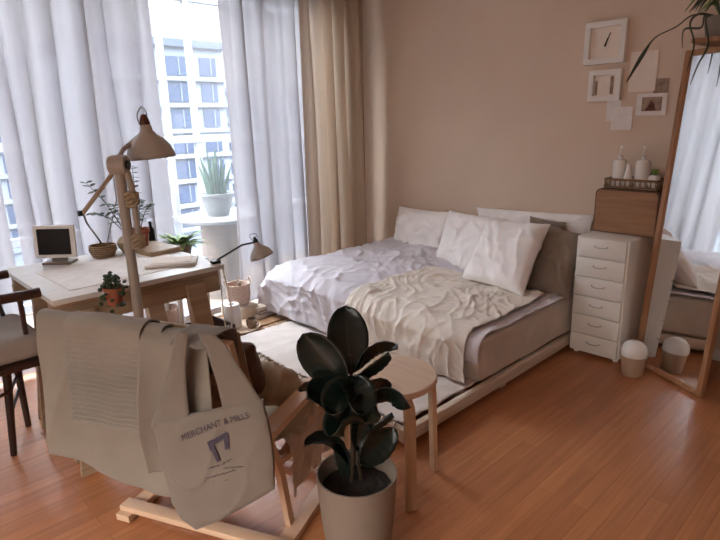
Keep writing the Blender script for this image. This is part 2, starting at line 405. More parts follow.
def rbox(c, s, r, nn=36, wr=.004, seed=0):   # soft rounded slab
    b_ = B(); res = bmesh.ops.create_cube(b_.bm, size=2)
    bmesh.ops.subdivide_edges(b_.bm, edges=b_.bm.edges[:], cuts=nn, use_grid_fill=True)
    for v in b_.bm.verts:
        p = V((v.co.x * s[0] / 2, v.co.y * s[1] / 2, v.co.z * s[2] / 2))
        q = V((max(-s[0] / 2 + r, min(s[0] / 2 - r, p.x)), max(-s[1] / 2 + r, min(s[1] / 2 - r, p.y)), max(-s[2] / 2 + r, min(s[2] / 2 - r, p.z))))
        d = p - q
        if d.length > 1e-6: p = q + d.normalized() * r
        p += (d.normalized() if d.length > 1e-6 else V((0, 0, 0))) * wr * (nz(p.x * 4 + seed, p.y * 4, p.z * 14) + ridge(p.x + p.z, p.y - p.z, seed, .4, 3, 2))
        v.co = p + V(c)
    return b_
o = rbox((-2.235, 2.755, .215), (1.68, 1.27, .24), .035, wr=.006).done('mattress', 'matt')
tag(o, 'thick cream-covered mattress on the low platform against the beige wall', 'mattress')

def edge(p, e, r):   # returns position, drop for param beyond edge e (increasing)
    if p < e - r: return p, 0.0
    a = (p - (e - r)) / r
    if a < PI / 2: return e - r + r * math.sin(a), -(r - r * math.cos(a))
    return e, -r - (p - (e - r) - r * PI / 2)
def bedsurf(x, yp, off, front=2.09, r=.07, left=True, seed=0, amp=1.0):
    # yp: param decreasing toward camera; x free
    yy_, dz = edge(-yp, -front, r); y = -yy_
    lx, dzl = edge(-x, 3.075, .1) if left else (-x, 0)
    xx = -lx
    puff = .075 * max(0, min(1, (-2.0 - x) / .5)) + .0
    z = .345 + puff + off
    f = .008 * ridge(x, yp, seed, .9, 3.6, 1.3) + .008 * ridge(x + 3, yp, seed + 2, -.4, 8, 2.4) + .008 * ridge(x, yp + 4, seed + 4, .5, 12, 4) + .006 * ridge(x + 1, yp + 2, seed + 6, 1.2, 10, 5) + .008 * nz(x * 3, yp * 3, seed)
    f *= amp
    hang = max(0, min(1, -dz / r))
    y -= hang * (f * 1.3 + puff * .6 + off)
    xx -= max(0, min(1, -dzl / .1)) * (f + .02)
    z += f * (1 - .7 * hang) + dz + dzl
    return V((xx, y, max(z, .107 + .01 * nz(x * 8, yp * 8))))
def duvetf(a, b_):
    x = -3.30 + 1.92 * a
    fr = .0 if x < -2.0 else 0
    L_ = 2.09 - .27 - .03 * nz(x * 3, 1) if x < -2.1 else 2.09 - .10
    k = max(0, min(1, (x + 2.2) / .25)); L_ = (2.09 - .27) * (1 - k) + (2.09 - .10) * k
    yp = 3.38 + (L_ - 3.38) * b_
    return bedsurf(x, yp, .004, seed=1, amp=.55 + .6 * max(0, min(1, (-1.9 - x) / .5)))
tag(B().grid(duvetf, 170, 130).done('duvet', 'duvet', solid=.003), 'rumpled white duvet covering the mattress, puffed up at the window end', 'duvet')
def throwf(a, b_):
    x = -2.26 + (.79 + .07 * b_ * b_) * a + .02 * nz(b_ * 4, 3)
    top = 2.80 + .05 * math.sin(a * 4) + .10 * a
    L_ = 2.09 - .25 - .03 * a * a - .02 * nz(x * 7, 2)
    yp = top + (L_ - top) * b_
    x += .10 * (1 - b_) * a * 0 + .03 * a * math.sin(b_ * 5)
    d = bedsurf(x, yp, .006, seed=1, amp=.55 + .6 * max(0, min(1, (-1.9 - x) / .5)))
    p = bedsurf(x, yp, .022, left=False, seed=12, amp=.95)
    p.z = max(p.z, d.z + .006); p.y = min(p.y, d.y - .006) if yp < 2.1 else p.y
    return p
tag(B().grid(throwf, 120, 150).done('muslin_throw', 'throw', solid=.003), 'crinkled cream muslin throw spread over the middle of the bed, hem hanging in front', 'throw')

def pillow(name, label, c4, th, mat, seed=0, group=None, wr=.015, sag=0.0, side=1):
    tl, tr, brr, bl = [V(p) for p in c4]
    n = (tr - tl).cross(bl - tl).normalized()
    if n.y > 0: n = -n
    b_ = B()
    def fn(sgn):
        def f(a, c):
            s_, t_ = 2 * a - 1, 2 * c - 1
            e = ((1 - s_ ** 4) * (1 - t_ ** 4)); e = max(0, e) ** .55
            # pinch sides inwards
            s2 = s_ * (1 - .07 * (1 - t_ * t_)); t2 = t_ * (1 - .06 * (1 - s_ * s_))
            A, Cc = (s2 + 1) / 2, (t2 + 1) / 2
            p = (tl * (1 - A) + tr * A) * (1 - Cc) + (bl * (1 - A) + brr * A) * Cc
            wrk = wr * (ridge(s_ * .6, t_ * .5, seed, .8 + seed, 2.4, 1.2) + .6 * ridge(s_ * .6, t_ * .6, seed + 3, -.6, 4, 2) + .5 * nz(s_ * 1.4, t_ * 1.4, seed))
            return p + n * sgn * (th / 2 * e + (wrk * min(1, e * 2)) ) + V((0, 0, -sag * (1 - s_ * s_) * (1 - c)))
        return f
    b_.grid(fn(1), 36, 36); b_.grid(fn(-1), 36, 36)
    bmesh.ops.remove_doubles(b_.bm, verts=b_.bm.verts, dist=1e-4)
    return tag(b_.done(name, mat), label, 'pillow', group)
# pillows: four corners from known planes
pillow('pillow', 'white square pillow leaning on the wall, leftmost in the row', [PY(399, 206, 3.37), PY(455, 212, 3.37), PY(440, 264, 3.16), PY(390, 250, 3.20)], .11, 'pill', 1, 'pillows along the wall')
pillow('pillow', 'long flat white pillow lying against the wall behind the others', [PY(476, 207, 3.41), PY(596, 215, 3.41), PY(594, 245, 3.34), PY(474, 236, 3.34)], .08, 'pill', 2, 'pillows along the wall')
pillow('pillow', 'ivory square pillow standing second from the left, half hidden', [PY(449, 210, 3.27), PY(508, 218, 3.27), PY(488, 288, 3.0), PY(432, 266, 3.04)], .12, 'pill', 3, 'pillows along the wall')
pillow('pillow', 'grey-brown linen pillow leaning beside the white drawer unit', [PY(545, 222, 3.20), PY(584, 234, 3.15), PY(568, 300, 2.93), PY(522, 293, 2.95)], .13, 'grey', 4, 'pillows along the wall', wr=.014)
pillow('pillow', 'large ivory pillow standing in front of the grey-brown one', [PY(488, 219, 3.06), PY(551, 224, 3.06), PY(523, 297, 2.72), PY(461, 278, 2.78)], .13, 'pill', 5, 'pillows along the wall')
pillow('pillow', 'small dark taupe pillow peeking out behind the large ivory one', [PY(530, 216, 3.31), PY(566, 222, 3.31), PY(566, 262, 3.22), PY(528, 255, 3.22)], .07, 'grey', 6, 'pillows along the wall')

# ------------------------------------------------------------ things on platform by the window
def on(px, py, z): p = PZ(px, py, z); return p
tc = PZ(240, 329, .0905); tc.z = .0905
tag(B().lathe(tc, [(0, 0), (.10, 0), (.125, .012), (.13, .02), (.122, .02), (.10, .01), (0, .01)], 36).done('serving_tray', 'birch_top'), 'round wooden tray under the white diffuser and small mug', 'tray')
dc = tc + V((-.045, -.02, .0115))
t = thing('aroma_diffuser', 'white cylindrical diffuser with dark top opening on the round tray', 'diffuser', dc)
B().lathe(dc, [(0, 0), (.052, 0), (.056, .005), (.052, .14), (.046, .15), (.022, .15), (.02, .142), (0, .142)], 32).done('body', 'ceramic', t)
B().lathe(dc + V((0, 0, .1425)), [(0, 0), (.018, 0), (.018, .006), (0, .006)], 20).done('top_opening', 'blackm', t)
mc = tc + V((.055, .055, .0115))
t = thing('mug', 'small brown stoneware mug on the round tray', 'mug', mc)
B().lathe(mc, [(0, 0), (.026, 0), (.034, .02), (.034, .05), (.028, .058), (.025, .058), (.03, .05), (.03, .02), (0, .008)], 24).done('bowl', 'mug', t)
B().tube(smooth_path([mc + V((.032, .01, .045)), mc + V((.05, .016, .04)), mc + V((.05, .016, .025)), mc + V((.032, .01, .018))], 4), .004, 6).done('handle', 'mug', t)
bk = PZ(258, 313, .0905)
for k, (mt, w_, l_, h_, rz, lb) in enumerate([('bookw', .20, .15, .024, .1, 'white book at the bottom of the stack by the window'), ('bookg', .19, .145, .02, .2, 'grey book in the middle of the stack by the window'), ('bookc', .185, .14, .022, .05, 'cream book on top of the stack by the window')]):
    z = bk.z + sum([.0245, .0205, .0225][:k])
    t = thing('book', lb, 'book', (bk.x, bk.y, z), 'stacked books on the platform')
    B().box((bk.x, bk.y, z + h_ - .0015), (w_, l_, .003), rz).box((bk.x, bk.y, z + .0015), (w_, l_, .003), rz).box(V((bk.x, bk.y, z + h_ / 2)) + Matrix.Rotation(rz, 3, 'Z') @ V((-w_ / 2 + .002, 0, 0)), (.004, l_, h_), rz).done('cover', mt, t, smooth=False)
    B().box(V((bk.x, bk.y, z + h_ / 2)) + Matrix.Rotation(rz, 3, 'Z') @ V((.001, 0, 0)), (w_ - .012, l_ - .008, h_ - .006), rz).done('page_block', 'paper', t, smooth=False)
kz_ = PZ(242, 303, .181); kc = V((kz_.x - .01, kz_.y - .015, .0905))
# basket stands on a small block of books behind the diffuser
tag(B().box((kc.x, kc.y, kc.z + .045), (.22, .15, .09), .1, bev=.004).done('storage_box', 'bookc'), 'cream box under the pale woven basket by the window', 'box')
kz = kc + V((0, 0, .0905))
t = thing('woven_basket', 'pale pinkish woven basket with looped handles by the window', 'basket', kz)
B().lathe(kz, [(0, 0), (.065, 0), (.08, .06), (.078, .13), (.082, .14), (.075, .14), (.07, .13), (.07, .06), (.055, .01), (0, .01)], 32).done('basket_body', 'wickp', t)
for sgn in (-1, 1):
    d = V((.3 * sgn, sgn, 0)).normalized()
    q = V((-d.y, d.x, 0))
    B().tube(smooth_path([kz + d * .078 + q * .03 + V((0, 0, .13)), kz + d * .085 + q * .02 + V((0, 0, .17)), kz + d * .085 - q * .02 + V((0, 0, .17)), kz + d * .078 - q * .03 + V((0, 0, .13))], 5), .005, 6).done('handle', 'wickp', t)
for k in range(3):
    B().tube([kz + V((.02 * k - .02, .01 * k, .08)), kz + V((.05 * k - .04, .03 - .03 * k, .165))], .008, 8).done('rolled_cloth', 'mug', t)

# ------------------------------------------------------------ desk on trestles
dx0, dx1, dy0, dy1, dz = -2.90, -2.19, .54, 1.255, .74
t = thing('trestle_desk', 'pale square desk top resting on pine trestles by the window', 'desk', ((dx0 + dx1) / 2, (dy0 + dy1) / 2, 0))
B().box(((dx0 + dx1) / 2, (dy0 + dy1) / 2, dz - .011), (dx1 - dx0, dy1 - dy0, .022), bev=.003).done('table_top', 'desk', t)
for x, s_ in ((dx1 - .07, 1), (dx0 + .12, -1)):
    B().box((x, (dy0 + dy1) / 2 - .0, dz - .036), (.05, dy1 - dy0 - .01, .026), bev=.003).done('top_rail', 'trestle', t)
    B().box((x, (dy0 + dy1) / 2, dz - .092), (.035, dy1 - dy0 - .0, .082), bev=.004).done('beam', 'trestle', t)
    for y, s2 in ((dy0 + .11, -1), (dy1 - .13, 1)):
        for s3 in (-1, 1):
            a = V((x + s3 * .022, y, dz - .07)); b__ = V((x + s3 * .06, y + s2 * .07, 0))
            B().strip([a, b__ ], .085 if s3 > 0 else .05, .024, (0, 1, 0)).done('leg', 'trestle', t)
        B().box((x, y + s2 * .035, .30), (.085, .05, .03), bev=.003).done('stretcher', 'trestle', t)
    B().box((x, (dy0 + dy1) / 2, .22), (.03, dy1 - dy0 - .12, .05), bev=.003).done('lower_rail', 'trestle', t)
tz = dz + .0005
# desk pad / big sheet
tag(B().box((-2.50, .90, tz + .001), (.42, .55, .002), .03).done('paper_sheet', 'bookw', smooth=False), 'large thin white sheet lying flat on the desk', 'paper')
# tablet / small screen at back
mc0 = V((-2.80, .745, tz))
t = thing('small_monitor', 'small black screen in a pale frame standing at the back of the desk', 'screen', mc0)
rt = Matrix.Rotation(math.radians(-44), 3, 'Z') @ Matrix.Rotation(-.10, 3, 'Y')
B().box(mc0 + V((0, 0, .105)), (.018, .19, .15), rot=rt, bev=.005).done('frame', 'white', t)
B().box(mc0 + rt @ V((.0105, 0, 0)) + V((0, 0, .105)), (.004, .15, .118), rot=rt).done('screen', 'screen', t, smooth=False)
B().box(mc0 + V((-.01, .01, .006)), (.08, .13, .012), math.radians(-44), .003).box(mc0 + V((-.012, .012, .025)), (.012, .07, .04), math.radians(-44)).done('stand', 'potw', t)
# woven bowl and round jar
c = V((-2.80, .95, tz)); tag(B().lathe(c, [(0, 0), (.05, 0), (.065, .03), (.062, .055), (.056, .055), (.058, .03), (.04, .006), (0, .006)], 28).done('woven_bowl', 'wick'), 'low brown woven bowl on the desk beside the small screen', 'bowl')
c = V((-2.80, 1.075, tz)); tag(B().lathe(c, [(0, 0), (.03, 0), (.05, .03), (.052, .05), (.035, .075), (.022, .08), (.018, .08), (.03, .07), (0, .06)], 28).done('round_vase', 'khaki'), 'small round beige vase with thin leafy branches on the desk', 'vase')
def branch_plant(name, label, base, tips, mat_leaf, lw=.014, parent=None, n=7, ll=.035):
    t = thing(name, label, 'plant', base) if parent is None else parent
    for tip in tips:
        tip = V(tip); mid = (V(base) + tip) / 2 + V((0, 0, .03)); path = smooth_path([V(base), mid, tip], n)
        B().tube(path, [.003 - .002 * i / len(path) for i in range(len(path))], 5).done('stem', 'stem', t)
        for i in range(3, len(path)):
            for s_ in (-1, 1):
                d = V((random.uniform(-.6, .6), s_ * random.uniform(.6, 1), random.uniform(-.1, .6))).normalized()
                a = path[i]; e = a + d * ll; w_ = d.cross(V((.3, .2, 1))).normalized() * lw / 2
                lb = B(); lb.grid(lambda u_, v_: a + (e - a) * u_ + w_ * (2 * v_ - 1) * math.sin(PI * min(.98, max(.02, u_))) + V((0, 0, -.006 * u_ * u_)), 5, 2)
                lb.done('leaf', mat_leaf, t, solid=.0008)
    return t
vb = V((-2.80, 1.075, tz + .082))
branch_plant('leafy_branch', 'thin dark leafy sprigs standing in the small round vase on the desk', vb, [PX(86, 183, -2.80), PX(93, 213, -2.80), PX(112, 205, -2.82)], 'dgreen', .020, n=4, ll=.034)
# wooden board, terracotta plant, laptop
tag(B().box((-2.72, 1.16, tz + .012), (.26, .17, .024), .12, bev=.004).done('wooden_box', 'trestle'), 'shallow wooden board under the terracotta pot on the desk', 'board')
c = V((-2.77, 1.13, tz + .025))
t = thing('potted_plant', 'terracotta pot with thin upright leafy stems on the wooden board', 'plant', c)
B().lathe(c, [(0, 0), (.032, 0), (.042, .07), (.047, .07), (.047, .088), (.04, .088), (.038, .07), (0, .07)], 28).done('pot', 'terra', t)
B().lathe(c + V((0, 0, .071)), [(0, .001), (.036, .001), (.036, 0), (0, 0)], 20).done('soil', 'soil', t)
branch_plant('', '', c + V((0, 0, .073)), [PX(132, 166, -2.77), PX(151, 205, -2.77), PX(140, 200, -2.8)], 'dgreen', .016, parent=t, n=6, ll=.03)
t = thing('notebook', 'thin white notebook lying at the right edge of the desk', 'notebook', (-2.38, 1.10, tz + .0025))
B().box((-2.38, 1.10, tz + .010), (.15, .22, .014), -.55, bev=.003).done('cover', 'bookw', t)
B().box((-2.38, 1.10, tz + .018), (.11, .17, .002), -.55).done('label_area', 'paper', t, smooth=False)
# standing dark phone
t = thing('dark_bottle', 'slim dark bottle standing at the back right of the desk', 'bottle', (-2.86, 1.225, tz))
B().lathe((-2.86, 1.225, tz), [(0, 0), (.016, 0), (.018, .01), (.018, .08), (.008, .10), (.008, .125), (0, .125)], 20).done('body', 'black', t)
# green plant behind the desk on a stand
c = V((-3.10, 1.50, 0))
t = thing('plant_stand', 'slim white stand behind the desk holding a bushy green plant', 'stand', c)
B().box(c + V((0, 0, .57)), (.22, .22, .02), bev=.003).done('top', 'white', t)
for sx in (-1, 1):
    for sy in (-1, 1): B().box(c + V((sx * .09, sy * .09, .28)), (.02, .02, .56)).done('leg', 'white', t, smooth=False)
c2 = c + V((0, 0, .581))
t = thing('bushy_plant', 'bushy bright green plant low against the window behind the desk', 'plant', c2)
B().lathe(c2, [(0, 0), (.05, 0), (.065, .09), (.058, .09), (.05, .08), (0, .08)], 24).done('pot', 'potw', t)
for k in range(70):
    a = random.uniform(0, 2 * PI); e = random.uniform(.15, 1.0); ln = random.uniform(.08, .17)
    d = V((math.cos(a) * math.cos(e), math.sin(a) * math.cos(e), math.sin(e))); p0 = c2 + V((math.cos(a) * .02, math.sin(a) * .02, .085))
    w_ = d.cross(V((0, 0, 1))).normalized() * .017
    B().grid(lambda u_, v_: p0 + d * ln * u_ + w_ * (2 * v_ - 1) * math.sin(PI * min(.97, max(.03, u_))) + V((0, 0, -.05 * u_ * u_)), 6, 2).done('leaf', 'green', t, solid=.001)
# under desk items
pb_ = V((-3.14, 1.36, 0))
t = thing('paper_basket', 'pale round storage basket on the floor beneath the desk', 'basket', (pb_.x, pb_.y, 0))
B().lathe((pb_.x, pb_.y, 0), [(0, 0), (.085, 0), (.095, .05), (.09, .29), (.082, .29), (.08, .05), (0, .02)], 28).done('basket_body', 'wickp', t)
cp_ = V((-2.98, 1.56, 0)); cx_, cy_ = cp_.x, cp_.y
t = thing('storage_crate', 'dark low wooden crate on the floor just past the right end of the desk', 'crate', (cx_, cy_, 0))
b_ = B()
b_.box((cx_, cy_, .012), (.26, .22, .02)); b_.box((cx_ - .125, cy_, .09), (.012, .22, .16)); b_.box((cx_ + .125, cy_, .09), (.012, .22, .16)); b_.box((cx_, cy_ - .105, .09), (.26, .012, .16)); b_.box((cx_, cy_ + .105, .09), (.26, .012, .16)); b_.done('crate_body', 'darkwood', t, smooth=False)
o = B()
o.tube(smooth_path([(-2.235, 1.268, .72), (-2.24, 1.30, .5), (-2.25, 1.275, .25), (-2.3, 1.3, .006)], 6), .004, 6); o.tube(smooth_path([(-2.25, 1.262, .72), (-2.27, 1.275, .45), (-2.28, 1.3, .2), (-2.35, 1.36, .006)], 6), .003, 6)
tag(o.done('power_cable', 'white'), 'white cables hanging down at the right end of the desk', 'cable')

# lamps
def shade(parent, top, axis_dir, R, hgt, mat, inner=True):
    ax = V(axis_dir).normalized(); q = V((0, 0, 1)).rotation_difference(ax).to_matrix()
    k = hgt
    prof = [(.12 * R, 0), (.22 * R, -.03 * k), (.26 * R, -.20 * k), (.42 * R, -.32 * k), (.66 * R, -.46 * k), (.86 * R, -.66 * k), (.97 * R, -.86 * k), (R, -k)]
    inn = [(R * .97, -k), (.82 * R, -.70 * k), (.42 * R, -.40 * k), (.1 * R, -.34 * k), (0, -.34 * k)]
    s_ = B().lathe(top, prof, 40, q).done('lamp_shade', mat, parent, solid=.0015)
    B().lathe(top, inn, 40, q).done('shade_lining', 'lampin', s_)
    return s_
lp = V((-2.10, .81, 0))
t = thing('floor_lamp', 'beige jointed floor lamp with dome shade in front of the desk', 'lamp', lp)
B().lathe(lp, [(0, 0), (.13, 0), (.135, .008), (.12, .02), (.02, .026), (0, .026)], 36).done('base', 'lamp', t)
B().tube([lp + V((0, 0, .02)), lp + V((0, 0, 1.20))], .019, 16).done('pole', 'lamp', t)
kn = lp + V((0, 0, 1.215))
jq = V((0, 0, 1)).rotation_difference(V((.7, .7, 0))).to_matrix()
j = B().lathe(kn - V((.021, .021, 0)), [(0, 0), (.034, 0), (.036, .01), (.036, .05), (.034, .06), (0, .06)], 24, jq).done('joint', 'lamp', t)
B().lathe(kn + V((.022, .022, 0)) * -1 - V((0.0, .0, 0)), [(0, -.006), (.016, -.006), (.016, .07), (0, .07)], 16, jq).done('joint_screw', 'blackm', j)
hp = PX(145, 124, -2.17)
B().tube([kn + V((-.03, .0, .0)), kn + V((-.05, .04, .05)), hp + V((-.075, .02, -.035)), hp + V((-.03, .01, -.005)), hp], .009, 10).done('upper_arm', 'lamp', t)
sa = V((-.03, -.06, 1)).normalized()
shade(t, hp + V((0, 0, -.0)), sa, .093, .130, 'lamp')
hs = V((0, 0, 1)).rotation_difference(sa).to_matrix()
B().lathe(hp, [(.018, -.01), (.02, .005), (.016, .02), (.01, .035), (0, .037)], 20, hs).done('head_joint', 'brass', t)
B().tube(smooth_path([hp + V((0, -.02, -.005)), hp + V((0, -.028, .03)), hp + V((-.0, -.01, .062)), hp + V((0, .008, .05)), hp + V((0, .012, .02))], 6), .0025, 6).done('cable_loop', 'greym', t)
# curved counter arm with knots and elbow rod
ca = [kn + V((0, .01, .02)), PX(127, 172, -2.08), PX(133, 195, -2.08), PX(137, 225, -2.08), PX(139, 245, -2.08)]
B().tube(smooth_path(ca, 6), .012, 12).done('curved_arm', 'lamp', t)
for q_ in (PX(132, 199, -2.08), PX(138, 241, -2.08)):
    rp = B()
    for i in range(4):
        pts = []
        for k in range(15):
            a = k * 2 * PI / 14; pts.append(q_ + V((.021 * math.cos(a), .021 * math.sin(a), .012 * (i - 1.5) + .006 * math.sin(a * 2 + i))))
        rp.tube(pts, .007, 6)
    rp.done('rope_knot', 'khaki', t)
# second smaller lamp with slim jointed arm on the desk
sb = PZ(106, 251, tz); t = thing('jointed_desk_lamp', 'slim jointed wooden-armed stand on the desk left of the thick pole', 'lamp', (sb.x, sb.y, tz))
B().lathe((sb.x, sb.y, tz), [(0, 0), (.05, 0), (.052, .006), (.048, .014), (0, .016)], 28).done('base', 'brass', t)
el = PX(83, 213, -2.72); tp = PX(113, 173, -2.60)
B().tube([V((sb.x, sb.y, tz + .012)), el + V((.0, .01, -.05)), el], .0045, 8).done('lower_rod', 'greym', t)
B().tube([V((sb.x, sb.y, tz + .012)), tp + V((0, 0, -.12)), tp], .003, 8).done('support_rod', 'greym', t)
B().tube([el, tp], .0105, 12).done('upper_arm', 'trestle', t)
B().lathe(el + V((0, -.012, 0)), [(0, -.012), (.012, -.012), (.012, .012), (0, .012)], 14).done('elbow', 'blackm', t)
# clip reading lamp at right end
cb = V((-2.23, 1.247, dz)); hd = V((-2.17, 1.425, .875))
t = thing('reading_lamp', 'small reading lamp with metal dome shade on a black arm, at the desk corner', 'lamp', cb)
B().box(cb + V((0, -.012, .008)), (.03, .04, .014), bev=.003).done('clamp', 'blackm', t)
j1 = PY(242, 245, 1.35); hd = PY(256, 242, 1.41)
B().tube([cb + V((0, -.01, .012)), j1, j1 + (hd - j1) * .9], .0045, 8).done('arm', 'blackm', t)
ra = V((-.25, -.22, 1))
shade(t, hd, ra, .056, .075, 'lampc')
hs = V((0, 0, 1)).rotation_difference(ra.normalized()).to_matrix()
B().lathe(hd, [(.010, -.008), (.012, .008), (.007, .016), (.007, .024), (.0, .026)], 16, hs).done('head_joint', 'blackm', t)
B().tube(smooth_path([hd + V((0, -.01, 0)), hd + V((-.02, -.02, .03)), hd + V((0, .0, .04)), hd + V((0, .01, .02))], 5), .0015, 6).done('cable_loop', 'blackm', t)

# hanging terracotta pot at the desk front
hpz = PX(117, 303, -2.12)
c = V((-2.135, hpz.y, .69))
t = thing('hanging_planter', 'small terracotta pot of trailing succulents hung on the desk front', 'plant', c)
B().lathe(c, [(0, 0), (.026, 0), (.034, .055), (.038, .055), (.038, .07), (.033, .07), (.03, .055), (0, .055)], 24).done('pot', 'terra', t)
B().tube(smooth_path([c + V((-.035, 0, .06)), c + V((-.05, 0, .07)), c + V((-.075, 0, .0525))], 4), .003, 6).done('hook', 'blackm', t)
for k in range(90):
    a = random.uniform(0, 2 * PI); r0 = random.uniform(0, .055); z = .06 + .055 * (1 - r0 / .055) + random.uniform(-.02, .02) - (random.random() < .35) * random.uniform(0, .08)
    if z < .05: r0 = .045
    p = c + V((math.cos(a) * r0, math.sin(a) * r0 - .008, z))
    if p.x < -2.185: p.x = -2.18
    q = Matrix.Rotation(random.uniform(0, 3), 3, random.choice('XYZ'))
    B().lathe(p, [(0, -.008), (.008, -.003), (.009, .002), (0, .007)], 7, q).done('leaf', 'dgreen', t)

# ------------------------------------------------------------ dark wooden armchair at the far left
t = thing('dark_armchair', 'dark stained wooden armchair with grey pad at the left edge of the desk', 'chair', (-2.6, .2, 0))
def pt(x, y, z): return V((x, y, z))
ra_ = PZ(40, 292, .75); la_ = PZ(8, 274, .75)
B().tube(smooth_path([ra_, pt(-2.325, .40, .75), pt(-2.36, .22, .755), pt(-2.45, .10, .765), pt(-2.53, .08, .77), pt(-2.62, .10, .765), pt(-2.70, .22, .755), pt(-2.73, .40, .75), la_], 8), .019, 12).done('back_rail', 'darkwood', t)
sd = B(); sd.box((-2.60, .335, .445), (.42, .44, .03), bev=.01); sd.done('seat_frame', 'darkwood', t)
rbox((-2.60, .34, .512), (.40, .41, .10), .035, 12).done('seat_pad', 'chairpad', t)
pillow_b = rbox((-2.58, .155, .67), (.34, .07, .22), .033, 14, .006); pillow_b.done('back_pad', 'chairpad', t)
for x, y, tx, ty in ((-2.577, .387, -2.50, .50), (-2.42, .14, -2.40, .16), (-2.78, .14, -2.76, .18), (-2.80, .50, -2.77, .50)):
    B().tube(smooth_path([pt(x, y, 0), pt((x * .7 + tx * .3), y * .7 + ty * .3, .43)], 4), [.013, .0145, .016, .017, .018], 10).done('leg', 'darkwood', t)
for x, y, x2, y2 in ((-2.50, .50, -2.34, .47), (-2.40, .16, -2.37, .20), (-2.76, .18, -2.71, .26), (-2.77, .50, -2.735, .45)):
    B().tube([pt(x, y, .45), pt(x2, y2, .745)], .010, 8).done('arm_post', 'darkwood', t)
for z, a, b__ in ((.30, (-2.55, .42), (-2.42, .15)), (.20, (-2.57, .41), (-2.79, .49)), (.30, (-2.79, .49), (-2.78, .15)), (.22, (-2.42, .15), (-2.78, .15)), (.26, (-2.565, .40), (-2.79, .49))):
    B().tube([pt(a[0], a[1], z), pt(b__[0], b__[1], z)], .008, 8).done('stretcher', 'darkwood', t)

# ------------------------------------------------------------ lounge chair (frame coords u,v)
OC = V((-1.58, .765, 0)); an = math.radians(25)
U = V((math.cos(an), math.sin(an), 0)); VV = V((-math.sin(an), math.cos(an), 0))
def K(u, v, z): return OC + U * u + VV * v + V((0, 0, z))
t = lc = thing('lounge_chair', 'bentwood lounge chair seen from behind, draped with cream blankets', 'armchair', OC)
for s_ in (-1, 1):
    u = .30 * s_
    B().strip(smooth_path([K(u, -.10, .018), K(u, .1, .016), K(u, .34, .016), K(u, .47, .03), K(u, .54, .10), K(u, .53, .22), K(u, .49, .35), K(u, .44, .43), K(u, .34, .462), K(u, .15, .462), K(u, -.08, .455)], 6), .055, .024, U).done('side_frame', 'bent', t)
    u = .245 * s_
    B().strip(smooth_path([K(u, -.165, .775), K(u, -.12, .60), K(u, -.06, .42), K(u, .03, .29), K(u, .12, .255), K(u, .30, .29), K(u, .50, .34)], 6), .04, .022, U).done('seat_rail', 'bent', t)
    B().strip([K(u + .033 * s_, -.055, .45), K(u + .033 * s_, .02, .25), K(u + .033 * s_, .06, .03)], .03, .02, VV).done('rear_leg', 'bent', t)
B().box(K(0, -.055, .038), (.66, .05, .022), an, .004).done('rear_cross_bar', 'bent', t)
B().box(K(0, .40, .04), (.56, .04, .022), an, .004).done('front_cross_bar', 'bent', t)
for q_, zz in ((-.155, .74), (-.13, .64), (-.10, .54), (-.07, .45)):
    B().box(K(0, q_, zz), (.50, .016, .035), an, .003).done('back_slat', 'bent', t)
for vv_ in (.1, .22, .34, .46):
    B().box(K(0, vv_, .262 + .08 * max(0, vv_ - .15)), (.50, .035, .012), an, .003).done('seat_slat', 'bent', t)
# chair cushion as a continuous pad (seat + back)
def padf(th):
    path = smooth_path([K(0, -.10, .78), K(0, -.06, .60), K(0, 0, .42), K(0, .08, .335), K(0, .2, .315), K(0, .30, .325), K(0, .36, .335)], 8)
    def f(a, b_):
        i = b_ * (len(path) - 1); k = min(int(i), len(path) - 2); p = path[k].lerp(path[k + 1], i - k)
        tg = (path[k + 1] - path[k]).normalized(); nn = U.cross(tg).normalized()
        if nn.dot(VV + V((0, 0, 1))) < 0: nn = -nn
        s_ = 2 * a - 1; e = (max(0, 1 - s_ ** 6) * max(0, 1 - (2 * b_ - 1) ** 10)) ** .5
        return p + U * s_ * .25 + nn * th * (e + .25 * nz(a * 5, b_ * 9, 2) * e)
    return f
b_ = B(); b_.grid(padf(.045), 24, 48); b_.grid(padf(-.02), 24, 48); bmesh.ops.remove_doubles(b_.bm, verts=b_.bm.verts, dist=1e-4)
b_.done('seat_cushion', 'khaki', t)
# dark brown cushion and beige cushion
def blob_pillow(name, label, c, wv, hv, th, mat, seed):
    c, wv, hv = V(c), V(wv), V(hv); n = wv.cross(hv).normalized(); b_ = B()
    for sg in (1, -1):
        def f(a, q, sg=sg):
            s_, t_ = 2 * a - 1, 2 * q - 1; e = max(0, (1 - s_ ** 4) * (1 - t_ ** 4)) ** .5
            s2 = s_ * (1 - .08 * (1 - t_ * t_)); t2 = t_ * (1 - .08 * (1 - s_ * s_))
            return c + wv * s2 + hv * t2 + n * sg * (th / 2 * e + .008 * min(1, 2 * e) * ridge(s_ * .5, t_ * .5, seed, .6, 3, 1.5))
        b_.grid(f, 28, 28)
    bmesh.ops.remove_doubles(b_.bm, verts=b_.bm.verts, dist=1e-4)
    return tag(b_.done(name, mat), label, 'cushion', 'cushions on the lounge chair')
blob_pillow('cushion', 'dark brown cushion leaning inside the lounge chair next to its back', K(.10, .035, .60), U * .13, (V((0, 0, 1)) - VV * .35).normalized() * .105, .08, 'dkbrown', 3)
blob_pillow('cushion', 'rounded khaki cushion lying on the seat near the chair arm', K(.19, .135, .50), U * .09, (VV * .8 + V((0, 0, -.55))).normalized() * .095, .13, 'khaki', 5)
